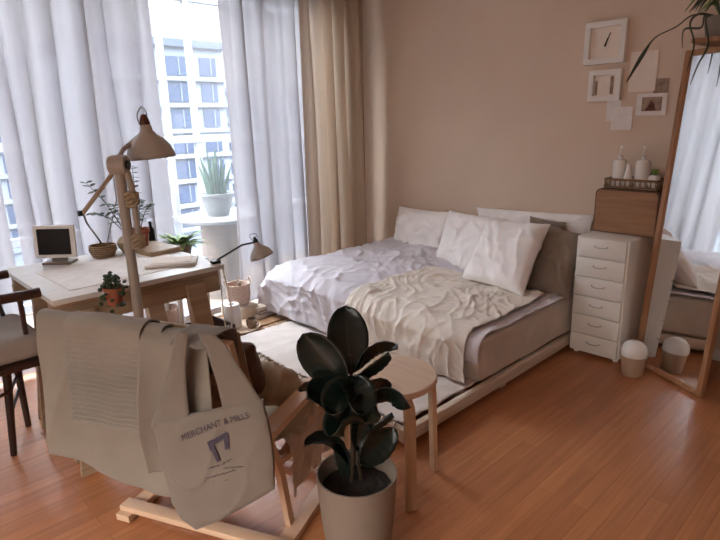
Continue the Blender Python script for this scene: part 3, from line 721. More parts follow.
# crumpled taupe cloth hanging over the side of the seat under the arm
def crf(a, b_):
    v_ = .12 + .34 * a; s_ = b_
    z = .345 - .26 * s_ if s_ > .25 else .345 - .065 * (s_ / .25)
    uu = .20 + .06 * min(1, s_ / .25) + .028 * ridge(v_ * 2, s_ * .7, 5, .4, 5, 3) + .02 * nz(v_ * 14, s_ * 5, 1) - .0
    return K(min(uu, .268), v_ + .02 * nz(s_ * 6, v_ * 8), z + .01 * nz(v_ * 12, 3))
tag(B().grid(crf, 50, 50).done('crumpled_cloth', 'taupe', solid=.002), 'crumpled taupe cloth hanging from the lounge chair seat below its arm', 'cloth')

# cloths over the back of the chair
def drapefn(u0, u1, front, ztop, zhem, off, amp, seed, rib=0, flare=0.0, hemw=0.0):
    # path: front side up, over the top, down behind (toward camera)
    def f(a, b_):
        s_ = b_
        topw = .028 + off
        Lf = front; Lb = ztop - zhem; arc = PI * topw; tot = Lf + arc + Lb; d = s_ * tot
        uu = u0 + (u1 - u0) * a
        vc = -.172
        if d < Lf: v_ = vc + topw + .0; z = ztop - (Lf - d); v_ += .25 * (Lf - d)
        elif d < Lf + arc: th = (d - Lf) / topw; v_ = vc + topw * math.cos(th); z = ztop + topw * math.sin(th) * .8
        else:
            dd = d - Lf - arc; v_ = vc - topw; z = ztop - dd - hemw * math.sin(uu * 9 + seed) * dd
            k = min(1, dd / .15); fold = amp * k * (math.sin(uu * 34 + seed + 1.5 * nz(dd * 3, uu * 3, seed)) * .4 + 1.2 * ridge(uu, dd * .35, seed, .15, 5, 2))
            v_ -= fold + flare * dd
            if rib: v_ -= .0055 * math.sin(dd * 2 * PI / rib) * k
            uu += (uu - (u0 + u1) / 2) * .15 * dd
        # near top edge bumps
        z += .006 * nz(uu * 9, seed)
        return K(uu, v_, z)
    return f
def topz(u): return .79
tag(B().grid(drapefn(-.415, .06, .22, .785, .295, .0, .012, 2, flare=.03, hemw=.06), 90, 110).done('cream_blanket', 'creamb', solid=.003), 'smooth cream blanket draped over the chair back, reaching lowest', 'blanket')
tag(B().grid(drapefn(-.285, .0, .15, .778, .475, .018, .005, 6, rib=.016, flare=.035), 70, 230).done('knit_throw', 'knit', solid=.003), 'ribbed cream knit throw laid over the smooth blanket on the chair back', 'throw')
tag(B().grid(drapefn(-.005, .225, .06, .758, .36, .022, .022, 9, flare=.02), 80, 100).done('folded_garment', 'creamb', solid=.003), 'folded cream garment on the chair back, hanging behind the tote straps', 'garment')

# tote bag --------------------------------------------------
TV = -.262
def toteP(px, py, off=0.0):
    r = ray(px, py); n = VV; t_ = ((TV - off) + OC.dot(n) - CAM.dot(n)) / r.dot(n); return CAM + r * t_
tl = [(152, 426), (150, 424)]
def tote_xy(a, b_):   # bilinear/curved quad in picture measurements
    top = V((151, 422)).lerp(V((263, 398)), a)
    kx = [0, .1, .22, .4, .7, 1]; kp = [(172, 503), (181, 519), (196, 530), (219, 521), (250, 504), (275, 489)]
    i = max(k for k in range(5) if kx[k] <= a or k == 0); bot = V(kp[i]).lerp(V(kp[i + 1]), (a - kx[i]) / (kx[i + 1] - kx[i]))
    left = -5 * math.sin(PI * b_) * (1 - a); right = 4 * math.sin(PI * b_) * a
    p = top.lerp(bot, b_); p.x += right + left * .0
    return p
def tote_off(a, b_): 
    e = max(0, (1 - (2 * a - 1) ** 4) * (1 - (2 * b_ - 1) ** 4)) ** .5
    return .022 * e + .007 * ridge(a * .8, b_ * .8, 4, 1.1, 2.5, 1.3) * min(1, 3 * e + .2) + .006 * nz(a * 3, b_ * 3, 6)
t = thing('tote_bag', 'natural canvas tote bag with printed lettering hung on the lounge chair back', 'bag', K(.2, TV, .18))
b_ = B()
b_.grid(lambda a, q: toteP(*tote_xy(a, q), tote_off(a, q)), 50, 50)
b_.grid(lambda a, q: toteP(*tote_xy(a, q), -.3 * tote_off(a, q)), 50, 50)
bmesh.ops.remove_doubles(b_.bm, verts=b_.bm.verts, dist=1e-4)
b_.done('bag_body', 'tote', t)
def strap(o0, o1, name='strap', back=.0):
    # o0,o1: px outlines left and right edges (lists same length)
    n_ = len(o0)
    A = smooth_path([V((x, y, 0)) for x, y in o0], 8); Bb = smooth_path([V((x, y, 0)) for x, y in o1], 8)
    def f(a, q):
        i = min(int(q * (len(A) - 1)), len(A) - 1); p = A[i].lerp(Bb[i], a)
        return toteP(p.x, p.y, .004 + back + .004 * math.sin(a * PI) + .004 * nz(a * 4, q * 6, back * 50))
    B().grid(f, 8, len(A) - 1).done(name, 'tote', t, solid=.003)
strap([(151, 427), (160, 400), (169, 370), (174, 345), (178, 333)], [(190, 417), (187, 390), (186, 368), (187, 348), (189, 333)])
strap([(224, 410), (218, 385), (211, 362), (205, 345), (199, 333)], [(263, 403), (247, 378), (235, 360), (226, 345), (214, 334)])
# loop over the chair top (3D)
B().grid(lambda a, q: (K(.138 + .115 * a, -.19 - .073 * math.cos(min(1, q * 1.6) * PI), .792 + .022 * math.sin(min(1, q * 1.6) * PI) - max(0, q - .625) * .45 + .004 * nz(a * 6, q * 4))), 14, 30).done('strap_top', 'tote', t, solid=.003)
# print
def text_mesh(s, size):
    cu = bpy.data.curves.new('txt', 'FONT'); cu.body = s; cu.size = size; cu.align_x = 'CENTER'; cu.resolution_u = 3
    ob = bpy.data.objects.new('txt', cu); C.objects.link(ob); bpy.context.view_layer.update()
    me = bpy.data.meshes.new_from_object(ob.evaluated_get(bpy.context.evaluated_depsgraph_get()))
    bpy.data.objects.remove(ob); return me
inkoff = .004
def ink_uv_to_world(px, py):
    # approximate bag surface offset at that spot
    a = min(1, max(0, (px - 158) / 112)); q = min(1, max(0, (py - 410 + (px - 158) * .26) / 100))
    return toteP(px, py, tote_off(a, q) + inkoff)
def arc_text(s, size, x0, y0, x1, y1, sag, name):
    me = text_mesh(s, 10); xs = [v.co.x for v in me.vertices]; lo, hi = min(xs), max(xs); bm = bmesh.new(); bm.from_mesh(me)
    for v in bm.verts:
        a = (v.co.x - lo) / (hi - lo); bx = x0 + (x1 - x0) * a; by = y0 + (y1 - y0) * a - sag * math.sin(PI * a)
        ang = math.atan2(y1 - y0, x1 - x0); h = v.co.y * size / 10
        v.co = ink_uv_to_world(bx + h * math.sin(ang), by - h * math.cos(ang))
    bb = B(); bb.bm.free(); bb.bm = bm; return bb.done(name, 'ink', t, smooth=False)
arc_text('MERCHANT & MILLS', 9, 183, 441, 249, 418, 2, 'printed_lettering')
pr = B()
for quad in ([(207, 443), (226, 432), (227, 437), (210, 447)], [(208, 444), (213, 443), (220, 461), (217, 462)], [(223, 434), (228, 433), (229, 449), (225, 450)], [(207, 442), (213, 439), (215, 450), (210, 451)]):
    g = quad; pr.grid(lambda a, q: ink_uv_to_world(*( (V(g[0]).lerp(V(g[1]), a)).lerp(V(g[3]).lerp(V(g[2]), a), q))), 4, 4)
pr.done('printed_emblem', 'ink', t, smooth=False)
sc_ = B()
def squiggle(x0, y0, x1, y1, n, amp):
    pts = []
    for k in range(n * 4 + 1):
        a = k / (n * 4); pts.append(ink_uv_to_world(x0 + (x1 - x0) * a, y0 + (y1 - y0) * a + amp * math.sin(k * 1.9) * (.5 + .5 * math.sin(k * .7))))
    sc_.tube(pts, .0007, 4)
squiggle(206, 469, 220, 465, 6, 1.2); squiggle(222, 464, 232, 459, 4, 1.4); squiggle(224, 468, 252, 466, 9, 1.2); squiggle(204, 479, 236, 470, 8, 1.2); squiggle(212, 482, 228, 480, 5, .8); squiggle(201, 487, 206, 480, 2, .6)
sc_.done('printed_script', 'ink', t, smooth=False)

# ------------------------------------------------------------ stool
sc = V((-1.295, 1.378, 0)); t = thing('round_stool', 'round birch stool with bent legs between rubber plant and bed', 'stool', sc)
B().lathe(sc, [(0, .425), (.170, .425), (.175, .43), (.175, .446), (.171, .45), (0, .45)], 56).done('seat', 'birch_top', t)
for k in range(4):
    a = math.radians(-24 + 90 * k); d = V((math.cos(a), math.sin(a), 0)); sd_ = V((-d.y, d.x, 0))
    B().strip(smooth_path([sc + d * .187 + V((0, 0, 0)), sc + d * .180 + V((0, 0, .25)), sc + d * .174 + V((0, 0, .37)), sc + d * .160 + V((0, 0, .402)), sc + d * .125 + V((0, 0, .416)), sc + d * .06 + V((0, 0, .416))], 5), .038, .017, sd_).done('leg', 'birch', t)

# ------------------------------------------------------------ rubber plant
pc = V((-1.085, 1.005, 0)); ZT = .325
t = thing('rubber_plant', 'rubber plant with large dark glossy leaves in a tall white pot, front centre', 'plant', pc)
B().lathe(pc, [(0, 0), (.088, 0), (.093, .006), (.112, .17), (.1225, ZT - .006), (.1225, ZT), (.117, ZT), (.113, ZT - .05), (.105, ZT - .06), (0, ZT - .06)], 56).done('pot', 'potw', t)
B().grid(lambda a, q: pc + V((.107 * math.sqrt(a) * math.cos(q * 2 * PI), .107 * math.sqrt(a) * math.sin(q * 2 * PI), ZT - .052 + .008 * nz(a * 5 * math.cos(q * 6.28), a * 5 * math.sin(q * 6.28)))), 12, 40).done('soil', 'soil', t)
camr = V((MR[0][0], MR[1][0], MR[2][0])); camu = -V((MR[0][1], MR[1][1], MR[2][1])); camf = V((MR[0][2], MR[1][2], MR[2][2]))
def depth(p): return (p - CAM).dot(camf)
st = [PD(352, 480, depth(pc + V((0, 0, ZT - .05)))), PD(353, 450, 1.66), PD(352, 420, 1.635), PD(351, 395, 1.615), PD(351, 370, 1.60), PD(350, 355, 1.59)]
B().tube(smooth_path(st, 5), [.0085 - .004 * i / 25 for i in range(26)], 10).done('stem', 'stem', t)
B().tube([st[0] + V((.02, .02, 0)), PD(358, 460, 1.67), PD(357, 432, 1.65)], [.006, .005, .004], 8).done('stem', 'stem', t)
def rleaf(b0, b1, wpx, d0, d1, roll=0.0, curl=.0, fold=.15, mid=None):
    """blade from base to tip; roll turns the blade about its axis (0 = flat toward the viewer)"""
    A = PD(b0[0], b0[1], d0); T = PD(b1[0], b1[1], d1); Mi = PD(mid[0], mid[1], (d0 + d1) / 2) if mid else (A + T) / 2
    Mi2 = Mi * 2 - (A + T) / 2
    w_ = 1.12 * wpx / F * (d0 + d1) / 2 / 2
    def bez(s_): return A * (1 - s_) ** 2 + Mi2 * 2 * s_ * (1 - s_) + T * s_ * s_
    def fr(s_):
        tg = (bez(min(1, s_ + .02)) - bez(max(0, s_ - .02))).normalized()
        side = tg.cross(camf); side.normalize(); nn = side.cross(tg).normalized()
        q = Matrix.Rotation(roll, 3, tg); return tg, q @ side, q @ nn
    def prof(s_): 
        return math.sin(PI * s_ ** 1.15) ** .5 if 0 < s_ < 1 else 0
    b_ = B()
    def f(a, q):
        s_ = .04 + .96 * a; x = 2 * q - 1; tg, sd, nn = fr(s_); wd = w_ * prof(a) if a < 1 else 0
        bend = abs(x) ** 1.3 * fold * w_ * 1.2
        return bez(s_) + sd * x * wd + nn * (-bend - curl * w_ * x * x + .003 * math.sin(a * 40) * abs(x)*.4)
    b_.grid(f, 24, 10)
    o = b_.done('leaf', 'leaf', t, solid=.0012)
    rb = [bez(.02 + .9 * k / 12) - fr(.5)[2] * -.0006 for k in range(13)]
    B().tube(rb, [.0022 - .0016 * k / 12 for k in range(13)], 6).done('midrib', 'leaf2', o)
    return o
# (base, tip, width px, depth base, depth tip, roll, curl, fold)
rleaf((351, 378), (345, 307), 37, 1.60, 1.68, .15, .1, .1)
rleaf((347, 388), (303, 333), 38, 1.59, 1.56, -.2, .1, .12)
rleaf((349, 372), (398, 344), 25, 1.60, 1.66, 1.0, .1, .3, (372, 346))
rleaf((350, 380), (388, 352), 20, 1.60, 1.58, .9, .1, .3, (371, 366))
rleaf((349, 403), (306, 400), 35, 1.62, 1.54, .35, .2, .25, (328, 394))
rleaf((350, 392), (299, 389), 20, 1.62, 1.70, -.9, .1, .2, (320, 382))
rleaf((352, 388), (338, 420), 33, 1.60, 1.50, .3, .3, .3, (342, 398))
rleaf((353, 408), (411, 408), 26, 1.62, 1.52, .85, .2, .35, (386, 388))
rleaf((353, 398), (390, 384), 20, 1.62, 1.72, .8, .1, .3, (372, 382))
rleaf((352, 382), (350, 415), 34, 1.60, 1.50, -.2, .2, .3, (356, 396))
rleaf((354, 412), (375, 404), 24, 1.62, 1.52, .3, .2, .3, (366, 410))
rleaf((353, 412), (345, 437), 32, 1.62, 1.52, .1, .3, .35, (343, 424))
rleaf((356, 462), (394, 427), 31, 1.66, 1.70, .35, .15, .2, (373, 447))
rleaf((357, 440), (392, 412), 16, 1.66, 1.62, 1.0, .1, .3, (376, 424))
rleaf((349, 470), (305, 447), 20, 1.70, 1.62, 1.15, .1, .2, (331, 443))
rleaf((348, 478), (339, 440), 14, 1.70, 1.68, -.3, .1, .3)
rleaf((356, 450), (362, 405), 22, 1.66, 1.62, .5, .1, .3)

# ------------------------------------------------------------ drawer unit and things on it
t = thing('drawer_unit', 'narrow white metal drawer unit between the bed and the mirror', 'drawer unit', (-1.235, 3.21, 0))
fx0, fx1, fy = -1.372, -1.085, 3.0
B().box(((fx0 + fx1) / 2, fy + .215, .36), (fx1 - fx0, .40, .675), bev=.006).done('body', 'cabw', t)
dh = .675 / 6
for k in range(6):
    z = .0225 + dh * (k + .5)
    d = B().box(((fx0 + fx1) / 2, fy + .009, z), (fx1 - fx0 - .022, .018, dh - .007), bev=.004).done('drawer', 'cabw', t)
    B().tube(smooth_path([(-1.263, fy + .001, z + .014), (-1.258, fy - .012, z + .010), (-1.228, fy - .015, z + .006), (-1.198, fy - .012, z + .010), (-1.193, fy + .001, z + .014)], 4), .0026, 6).done('handle', 'chrome', d)
for x in (fx0 + .03, fx1 - .03):
    for y in (fy + .05, fy + .38): B().lathe((x, y, 0), [(0, 0), (.014, 0), (.016, .012), (.012, .0225), (0, .0225)], 14).done('foot', 'cabw', t)
t = thing('bread_box', 'brown wooden box with rounded top corners on the white drawer unit', 'box', (-1.19, 3.3, .6985))
bx0, bx1, bz0, bz1 = -1.365, -1.02, .6985, .945
def rrect(x0, x1, z0, z1, r, y, kk=6):
    pts = [V((x0, y, z0)), V((x1, y, z0))]
    for k in range(kk + 1): a = PI / 2 * k / kk; pts.append(V((x1 - r + r * math.cos(a), y, z1 - r + r * math.sin(a))))
    for k in range(kk + 1): a = PI / 2 + PI / 2 * k / kk; pts.append(V((x0 + r + r * math.cos(a), y, z1 - r + r * math.sin(a))))
    return pts
B().poly(rrect(bx0, bx1, bz0, bz1, .03, 3.19), .22, (0, 1, 0)).done('shell', 'brownedge', t)
B().poly(rrect(bx0 + .008, bx1 - .008, bz0 + .006, bz1 - .008, .024, 3.182), .008, (0, 1, 0)).done('front_panel', 'brownwood', t)
# rattan tray
tz_ = bz1 + .0005
t = thing('rattan_tray', 'low woven rattan tray of bottles on top of the brown wooden box', 'tray', (-1.195, 3.31, tz_))
b_ = B()
tx0, tx1, ty0, ty1 = -1.335, -1.055, 3.225, 3.385
b_.box((-1.195, 3.305, tz_ + .003), (tx1 - tx0, ty1 - ty0, .006)); b_.done('tray_base', 'wick', t, smooth=False)
b_ = B()
for zz in (.010, .045, .052):
    b_.tube([(tx0, ty0, tz_ + zz), (tx1, ty0, tz_ + zz), (tx1, ty1, tz_ + zz), (tx0, ty1, tz_ + zz), (tx0, ty0, tz_ + zz)], .0035, 6)
for k in range(22):
    x = tx0 + (tx1 - tx0) * k / 21
    for y in (ty0, ty1): b_.tube([(x, y, tz_ + .006), (x + .01 * (-1) ** k, y, tz_ + .047)], .0025, 5)
for k in range(12):
    y = ty0 + (ty1 - ty0) * k / 11
    for x in (tx0, tx1): b_.tube([(x, y, tz_ + .006), (x, y + .008 * (-1) ** k, tz_ + .047)], .0025, 5)
b_.done('woven_rim', 'wick', t)
def pump_bottle(x, y, R, h, label):
    z0 = tz_ + .0065
    t = thing('pump_bottle', label, 'bottle', (x, y, z0), 'white toiletry bottles in the rattan tray')
    R *= 1.08; h *= 1.18
    B().lathe((x, y, z0), [(0, 0), (R, 0), (R + .001, .005), (R, h * .92), (R * .8, h), (R * .45, h + .004), (0, h + .004)], 28).done('body', 'plasticw', t)
    B().lathe((x, y, z0 + h + .004), [(0, 0), (.013, 0), (.013, .018), (.006, .022), (.004, .022), (.004, .062), (.009, .063), (.009, .071), (0, .072)], 18).done('pump', 'plasticw', t)
    B().tube([(x, y, z0 + h + .071), (x + .012, y - .018, z0 + h + .073), (x + .02, y - .03, z0 + h + .066)], .0042, 8).done('nozzle', 'plasticw', t)
pump_bottle(-1.288, 3.30, .033, .125, 'white pump bottle at the left end of the rattan tray')
pump_bottle(-1.163, 3.30, .036, .125, 'white pump bottle in the middle of the rattan tray, the wider one')
z0 = tz_ + .0065
t = thing('slim_bottle', 'slim white bottle with tapered neck between the two pump bottles', 'bottle', (-1.225, 3.265, z0), 'white toiletry bottles in the rattan tray')
B().lathe((-1.225, 3.265, z0), [(0, 0), (.022, 0), (.023, .05), (.017, .08), (.012, .10), (0, .10)], 24).done('body', 'plasticw', t)
B().lathe((-1.225, 3.265, z0 + .1), [(0, 0), (.013, 0), (.013, .028), (0, .029)], 20).done('cap', 'plasticw', t)
c = V((-1.088, 3.275, z0))
t = thing('potted_succulent', 'tiny green succulent in a round white pot at the right of the rattan tray', 'plant', c)
B().lathe(c, [(0, 0), (.022, 0), (.033, .03), (.03, .06), (.02, .072), (.016, .07), (0, .066)], 24).done('pot', 'ceramic', t)
for k in range(9):
    a = k * 2.4; B().tube([c + V((0, 0, .062)), c + V((.012 * math.cos(a), .012 * math.sin(a), .085)), c + V((.016 * math.cos(a), .016 * math.sin(a), .106))], [.004, .005, .001], 6).done('leaf', 'green', t)
c = V((-1.118, 3.345, z0)); t = thing('dark_jar', 'small dark glass jar behind the succulent on the rattan tray', 'jar', c)
B().lathe(c, [(0, 0), (.02, 0), (.021, .06), (.014, .075), (0, .075)], 20).done('body', 'blackm', t); B().lathe(c + V((0, 0, .075)), [(0, 0), (.014, 0), (.014, .02), (0, .02)], 16).done('lid', 'brass', t)

# waste bin
c = V((-.985, 2.945, 0)); t = thing('waste_bin', 'small round bin with white dome lid on the floor beside the mirror', 'bin', c)
B().lathe(c, [(0, 0), (.050, 0), (.053, .004), (.060, .09), (.061, .11), (0, .11)], 36).done('body', 'binbody', t)
B().lathe(c + V((0, 0, .111)), [(0, 0), (.064, 0), (.066, .006), (.065, .03), (.058, .052), (.040, .070), (.018, .077), (0, .078)], 36).done('dome_lid', 'plasticw', t)

# ------------------------------------------------------------ leaning mirror
t = mir = thing('leaning_mirror', 'tall narrow mirror in an oak frame leaning beside the drawer unit', 'mirror', (-.81, 2.97, 0))
PH = math.radians(29); BR = V((-.637, 2.902, 0)); BL = BR + V((-math.cos(PH), math.sin(PH), 0)) * .45; S_ = .066
ex = (BR - BL).normalized(); up_ = (V((math.sin(PH) * S_, math.cos(PH) * S_, 1))).normalized(); nn = ex.cross(up_).normalized()

ex = (BR - BL).normalized(); up_ = (V((math.sin(PH) * S_, math.cos(PH) * S_, 1))).normalized(); nn = ex.cross(up_).normalized()   # toward viewer
if nn.y > 0: nn = -nn
Lm = 1.64; Wm = (BR - BL).length
def mp(a, h, d=0): return BL + ex * a + up_ * h + nn * d + V((0, 0, .004))
rotm = Matrix((ex, nn, up_)).transposed()
fw = .028
B().box(mp(fw / 2, Lm / 2), (fw, .03, Lm), rot=rotm, bev=.003).done('frame_stile', 'oak', t)
B().box(mp(Wm - fw / 2, Lm / 2), (fw, .03, Lm), rot=rotm, bev=.003).done('frame_stile', 'oak', t)
B().box(mp(Wm / 2, fw / 2), (Wm - 2 * fw, .03, fw), rot=rotm, bev=.003).done('frame_rail', 'oak', t)
B().box(mp(Wm / 2, Lm - fw / 2), (Wm - 2 * fw, .03, fw), rot=rotm, bev=.003).done('frame_rail', 'oak', t)
B().box(mp(Wm / 2, Lm / 2, .0), (Wm - 2 * fw + .004, .006, Lm - 2 * fw + .004), rot=rotm).done('mirror_glass', 'mirror', t, smooth=False)
B().box(mp(Wm / 2, Lm / 2, -.012), (Wm - 2 * fw + .004, .006, Lm - 2 * fw), rot=rotm).done('back_board', 'brownedge', t, smooth=False)
fl = mp(Wm / 2, 1.2, -.02); fb = V((BL.x + BR.x, BL.y + BR.y, 0)) / 2 + V((math.sin(PH), math.cos(PH), 0)) * .20 + V((0, 0, .008))
B().tube([fl, fb], .009, 8).done('rear_prop', 'oak', t)
# wall shelf with trailing plant
t = thing('wall_shelf', 'small wooden wall shelf above the mirror at the right edge', 'shelf', (-.77, 3.33, 1.64))
B().box((-.75, 3.30, 1.678), (.40, .298, .022), bev=.003).done('board', 'oak', t)
for x in (-.90, -.60): B().box((x, 3.40, 1.622), (.02, .09, .09), bev=.003).done('bracket', 'oak', t)
c = V((-.872, 3.27, 1.6895))
t = thing('trailing_plant', 'strap-leaved plant in a grey pot on the wall shelf, one leaf drooping left', 'plant', c)
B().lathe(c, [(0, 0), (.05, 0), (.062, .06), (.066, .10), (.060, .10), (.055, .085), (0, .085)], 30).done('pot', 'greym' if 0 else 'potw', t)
B().lathe(c + V((0, 0, .086)), [(0, .001), (.054, .001), (.054, 0), (0, 0)], 20).done('soil', 'soil', t)
def strapleaf(pts, w_, mat='dgreen', wide=None):
    P = smooth_path(pts, 6); n_ = len(P)
    def f(a, q):
        i = min(int(a * (n_ - 1)), n_ - 1); p = P[i]; tg = (P[min(i + 1, n_ - 1)] - P[max(i - 1, 0)]).normalized(); sd = tg.cross(camf).normalized() * .8 + camf * .35
        ww = w_ * (math.sin(PI * min(.97, max(.12, a))) ** .6) if wide is None else w_ * (.25 + .75 * math.exp(-((a - wide) / .11) ** 2)) * (1 if a < .97 else .1)
        return p + sd * (2 * q - 1) * ww / 2 + V((0, 0, .15 * ww * abs(2 * q - 1)))
    B().grid(f, n_ - 1, 2).done('leaf', mat, t, solid=.001)
top_ = c + V((0, 0, .095))
strapleaf([top_, PY(694, 15, 3.24), PY(676, 27, 3.20), PY(655, 38, 3.18), PY(643, 55, 3.17), PY(626, 83, 3.17)], .028, wide=.82)
strapleaf([top_, PY(700, 14, 3.2), PY(690, 24, 3.15), PY(694, 45, 3.12), PY(686, 72, 3.11)], .014)
strapleaf([top_, PY(706, 18, 3.18), PY(708, 45, 3.10), PY(698, 65, 3.08), PY(690, 85, 3.07)], .014)
strapleaf([top_, PY(705, 16, 3.18), PY(701, 28, 3.14), PY(684, 30, 3.12), PY(682, 48, 3.12)], .012)
for k in range(26):
    a = random.uniform(0, 2 * PI); d = V((math.cos(a), math.sin(a) * .6, 0)); l_ = random.uniform(.06, .17)
    strapleaf([top_, top_ + d * l_ * .35 + V((0, 0, l_ * .7)), top_ + d * l_ * .8 + V((0, 0, l_ * .8)), top_ + d * l_ * 1.2 + V((0, 0, l_ * .35))], .014, 'green' if k % 3 == 0 else 'dgreen')

# ------------------------------------------------------------ pictures on the wall
def rect_on_wall(p):   # px corners -> x0,x1,z0,z1
    q = [PY(a, b, WY) for a, b in p]; return (q[0].x + q[3].x) / 2, (q[1].x + q[2].x) / 2, (q[2].z + q[3].z) / 2, (q[0].z + q[1].z) / 2
def frame_thing(name, label, cat, x0, x1, z0, z1, fw_, dp, group=None, mat='white', inner='paper'):
    y = WY - .001
    t = thing(name, label, cat, ((x0 + x1) / 2, y, z0), group)
    b_ = B()
    b_.box(((x0 + x1) / 2, y - dp / 2, z1 - fw_ / 2), (x1 - x0, dp, fw_)).box(((x0 + x1) / 2, y - dp / 2, z0 + fw_ / 2), (x1 - x0, dp, fw_))
    b_.box((x0 + fw_ / 2, y - dp / 2, (z0 + z1) / 2), (fw_, dp, z1 - z0 - 2 * fw_)).box((x1 - fw_ / 2, y - dp / 2, (z0 + z1) / 2), (fw_, dp, z1 - z0 - 2 * fw_))
    b_.done('frame', mat, t, smooth=False)
    B().box(((x0 + x1) / 2, y - .006, (z0 + z1) / 2), (x1 - x0 - 2 * fw_, .01, z1 - z0 - 2 * fw_)).done('backing', inner, t, smooth=False)
    return t, y
x0, x1, z0, z1 = -1.600, -1.365, 1.632, 1.862
t, y = frame_thing('wall_clock', 'square clock in a deep white frame, highest on the beige wall', 'clock', x0, x1, z0, z1, .03, .04)
cx_, cz_ = (x0 + x1) / 2 + .002, (z0 + z1) / 2 + .0
B().tube([(cx_ - .006, y - .014, cz_ - .012), (cx_ + .02, y - .014, cz_ + .055)], [.004, .0022], 6).done('minute_hand', 'black', t)
B().tube([(cx_ - .008, y - .017, cz_ - .02), (cx_ + .008, y - .017, cz_ + .025)], [.0055, .004], 6).done('hour_hand', 'black', t)
x0, x1, z0, z1 = -1.560, -1.372, 1.425, 1.598
t, y = frame_thing('picture_frame', 'small deep white box frame with a grey strip, just below the clock', 'picture', x0, x1, z0, z1, .028, .035)
B().box((x1 - .058, y - .013, (z0 + z1) / 2), (.018, .003, .10)).done('grey_strip', 'photo1', t, smooth=False)
B().box((x0 + .04, y - .013, (z0 + z1) / 2 - .01), (.012, .003, .08)).done('shadow_strip', 'photo1', t, smooth=False)
def card(name, label, x0, x1, z0, z1, mat, lift=0, cat='card', extra=None):
    y = WY - .001 - lift
    t = thing(name, label, cat, ((x0 + x1) / 2, y, z0), 'paper prints taped to the wall')
    B().box(((x0 + x1) / 2, y - .001, (z0 + z1) / 2), (x1 - x0, .002, z1 - z0)).done('sheet', mat, t, smooth=False)
    if extra: extra(t, y - .002)
card('paper_print', 'blank cream sheet taped right of the clock, largest of the papers', -1.338, -1.192, 1.468, 1.682, 'paper', .004)
card('paper_print', 'brown card half hidden behind the blank cream sheet', -1.20, -1.125, 1.446, 1.532, 'photo1', 0)
def ph(t, y):
    B().box((-1.2, y - .0008, 1.398), (.105, .0012, .075)).done('picture_area', 'photo1', t, smooth=False)
    B().poly([V((-1.235, y - .0014, 1.362)), V((-1.175, y - .0014, 1.362)), V((-1.185, y - .0014, 1.395)), V((-1.205, y - .0014, 1.42)), V((-1.22, y - .0014, 1.385))], .001, (0, -1, 0)).done('red_figure', 'photo2', t, smooth=False)
card('photo_print', 'white-bordered photograph with a dark red shape, lowest right of the papers', -1.282, -1.122, 1.337, 1.455, 'bookw', .007, extra=ph)
card('paper_print', 'pale narrow card hanging lowest, under the box frame', -1.418, -1.300, 1.258, 1.388, 'bookw', .004)
card('paper_print', 'beige card half hidden behind the pale narrow one below the box frame', -1.452, -1.37, 1.31, 1.425, 'bookw', 0)

# ------------------------------------------------------------ light, world, camera
w = bpy.data.worlds.new('sky'); bpy.context.scene.world = w; w.use_nodes = True
N, L = w.node_tree.nodes, w.node_tree.links; bg = N['Background']
tc_ = N.new('ShaderNodeTexCoord'); sp_ = N.new('ShaderNodeSeparateXYZ'); L.new(tc_.outputs['Generated'], sp_.inputs[0])
def mrange(src, a, b_, c, d):
    m_ = N.new('ShaderNodeMapRange'); m_.interpolation_type = 'SMOOTHSTEP'
    for k, x in zip((1, 2, 3, 4), (a, b_, c, d)): m_.inputs[k].default_value = x
    L.new(src, m_.inputs[0]); return m_.outputs[0]
def math2(op, a, b_):
    m_ = N.new('ShaderNodeMath'); m_.operation = op
    for k, x in enumerate((a, b_)):
        if isinstance(x, (int, float)): m_.inputs[k].default_value = x
        else: L.new(x, m_.inputs[k])
    return m_.outputs[0]
dotp = math2('ADD', math2('MULTIPLY', sp_.outputs[0], .5), math2('MULTIPLY', sp_.outputs[1], -.86))
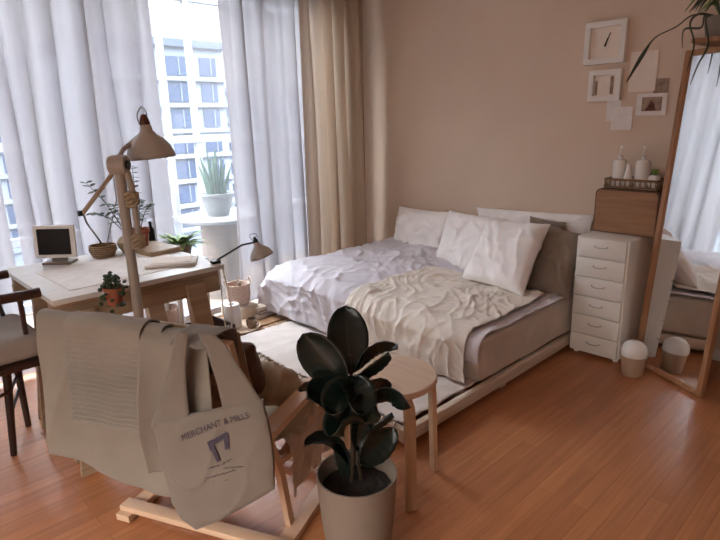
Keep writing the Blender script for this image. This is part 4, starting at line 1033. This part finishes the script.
back = mrange(dotp, .25, .8, 0, 1)                      # added rear fill: brighter, warmer patch of sky behind the camera
hi = mrange(sp_.outputs[2], .2, .55, SKY_H, SKY_Z)     # sky brightens towards the zenith
lo_ = mrange(sp_.outputs[2], -.25, .0, .45, 1.0)
stg = math2('MULTIPLY', math2('ADD', hi, math2('MULTIPLY', back, SKY_B)), lo_)
L.new(stg, bg.inputs[1])
mc_ = N.new('ShaderNodeMix'); mc_.data_type = 'RGBA'; L.new(back, mc_.inputs[0])
mc_.inputs[6].default_value = (.97, .97, 1.0, 1); mc_.inputs[7].default_value = (1, .92, .86, 1); L.new(mc_.outputs[2], bg.inputs[0])
def portal(name, loc, rot, sx, sy):
    pl = bpy.data.lights.new(name, 'AREA'); pl.shape = 'RECTANGLE'; pl.size = sx; pl.size_y = sy; pl.cycles.is_portal = True
    po = bpy.data.objects.new(name, pl); C.objects.link(po); po.location = loc; po.rotation_euler = rot
portal('window_portal', (-4.75, 1.3, 1.25), (0, -PI / 2, 0), 2.6, 6)
portal('fill_window_portal', (-.3, -2.12, 1.35), (PI / 2, 0, 0), 2.2, 1.7)  # portal for the added fill opening
sl = bpy.data.lights.new('sun', 'SUN'); sl.energy = 1.2; sl.angle = .02; sl.color = (1, .95, .88)
so = bpy.data.objects.new('sun', sl); C.objects.link(so); so.rotation_euler = V((.75, -.35, .75)).to_track_quat('Z', 'Y').to_euler()

cam = bpy.data.cameras.new('camera'); co = bpy.data.objects.new('camera', cam); C.objects.link(co)
cam.sensor_width = 36; cam.lens = F / 720 * 36; cam.clip_end = 400; cam.clip_start = .02
R = Matrix((camr, camu, -camf)).transposed()
co.matrix_world = Matrix.Translation(CAM) @ R.to_4x4()
s = bpy.context.scene; s.camera = co
s.view_settings.view_transform = 'Standard'; s.view_settings.look = 'None'; s.view_settings.gamma = 1; s.view_settings.use_curve_mapping = False
s.view_settings.exposure = 1.02
s.cycles.max_bounces = 12; s.cycles.diffuse_bounces = 8; s.cycles.transparent_max_bounces = 16; s.cycles.use_denoising = True
s.cycles.sample_clamp_indirect = 6
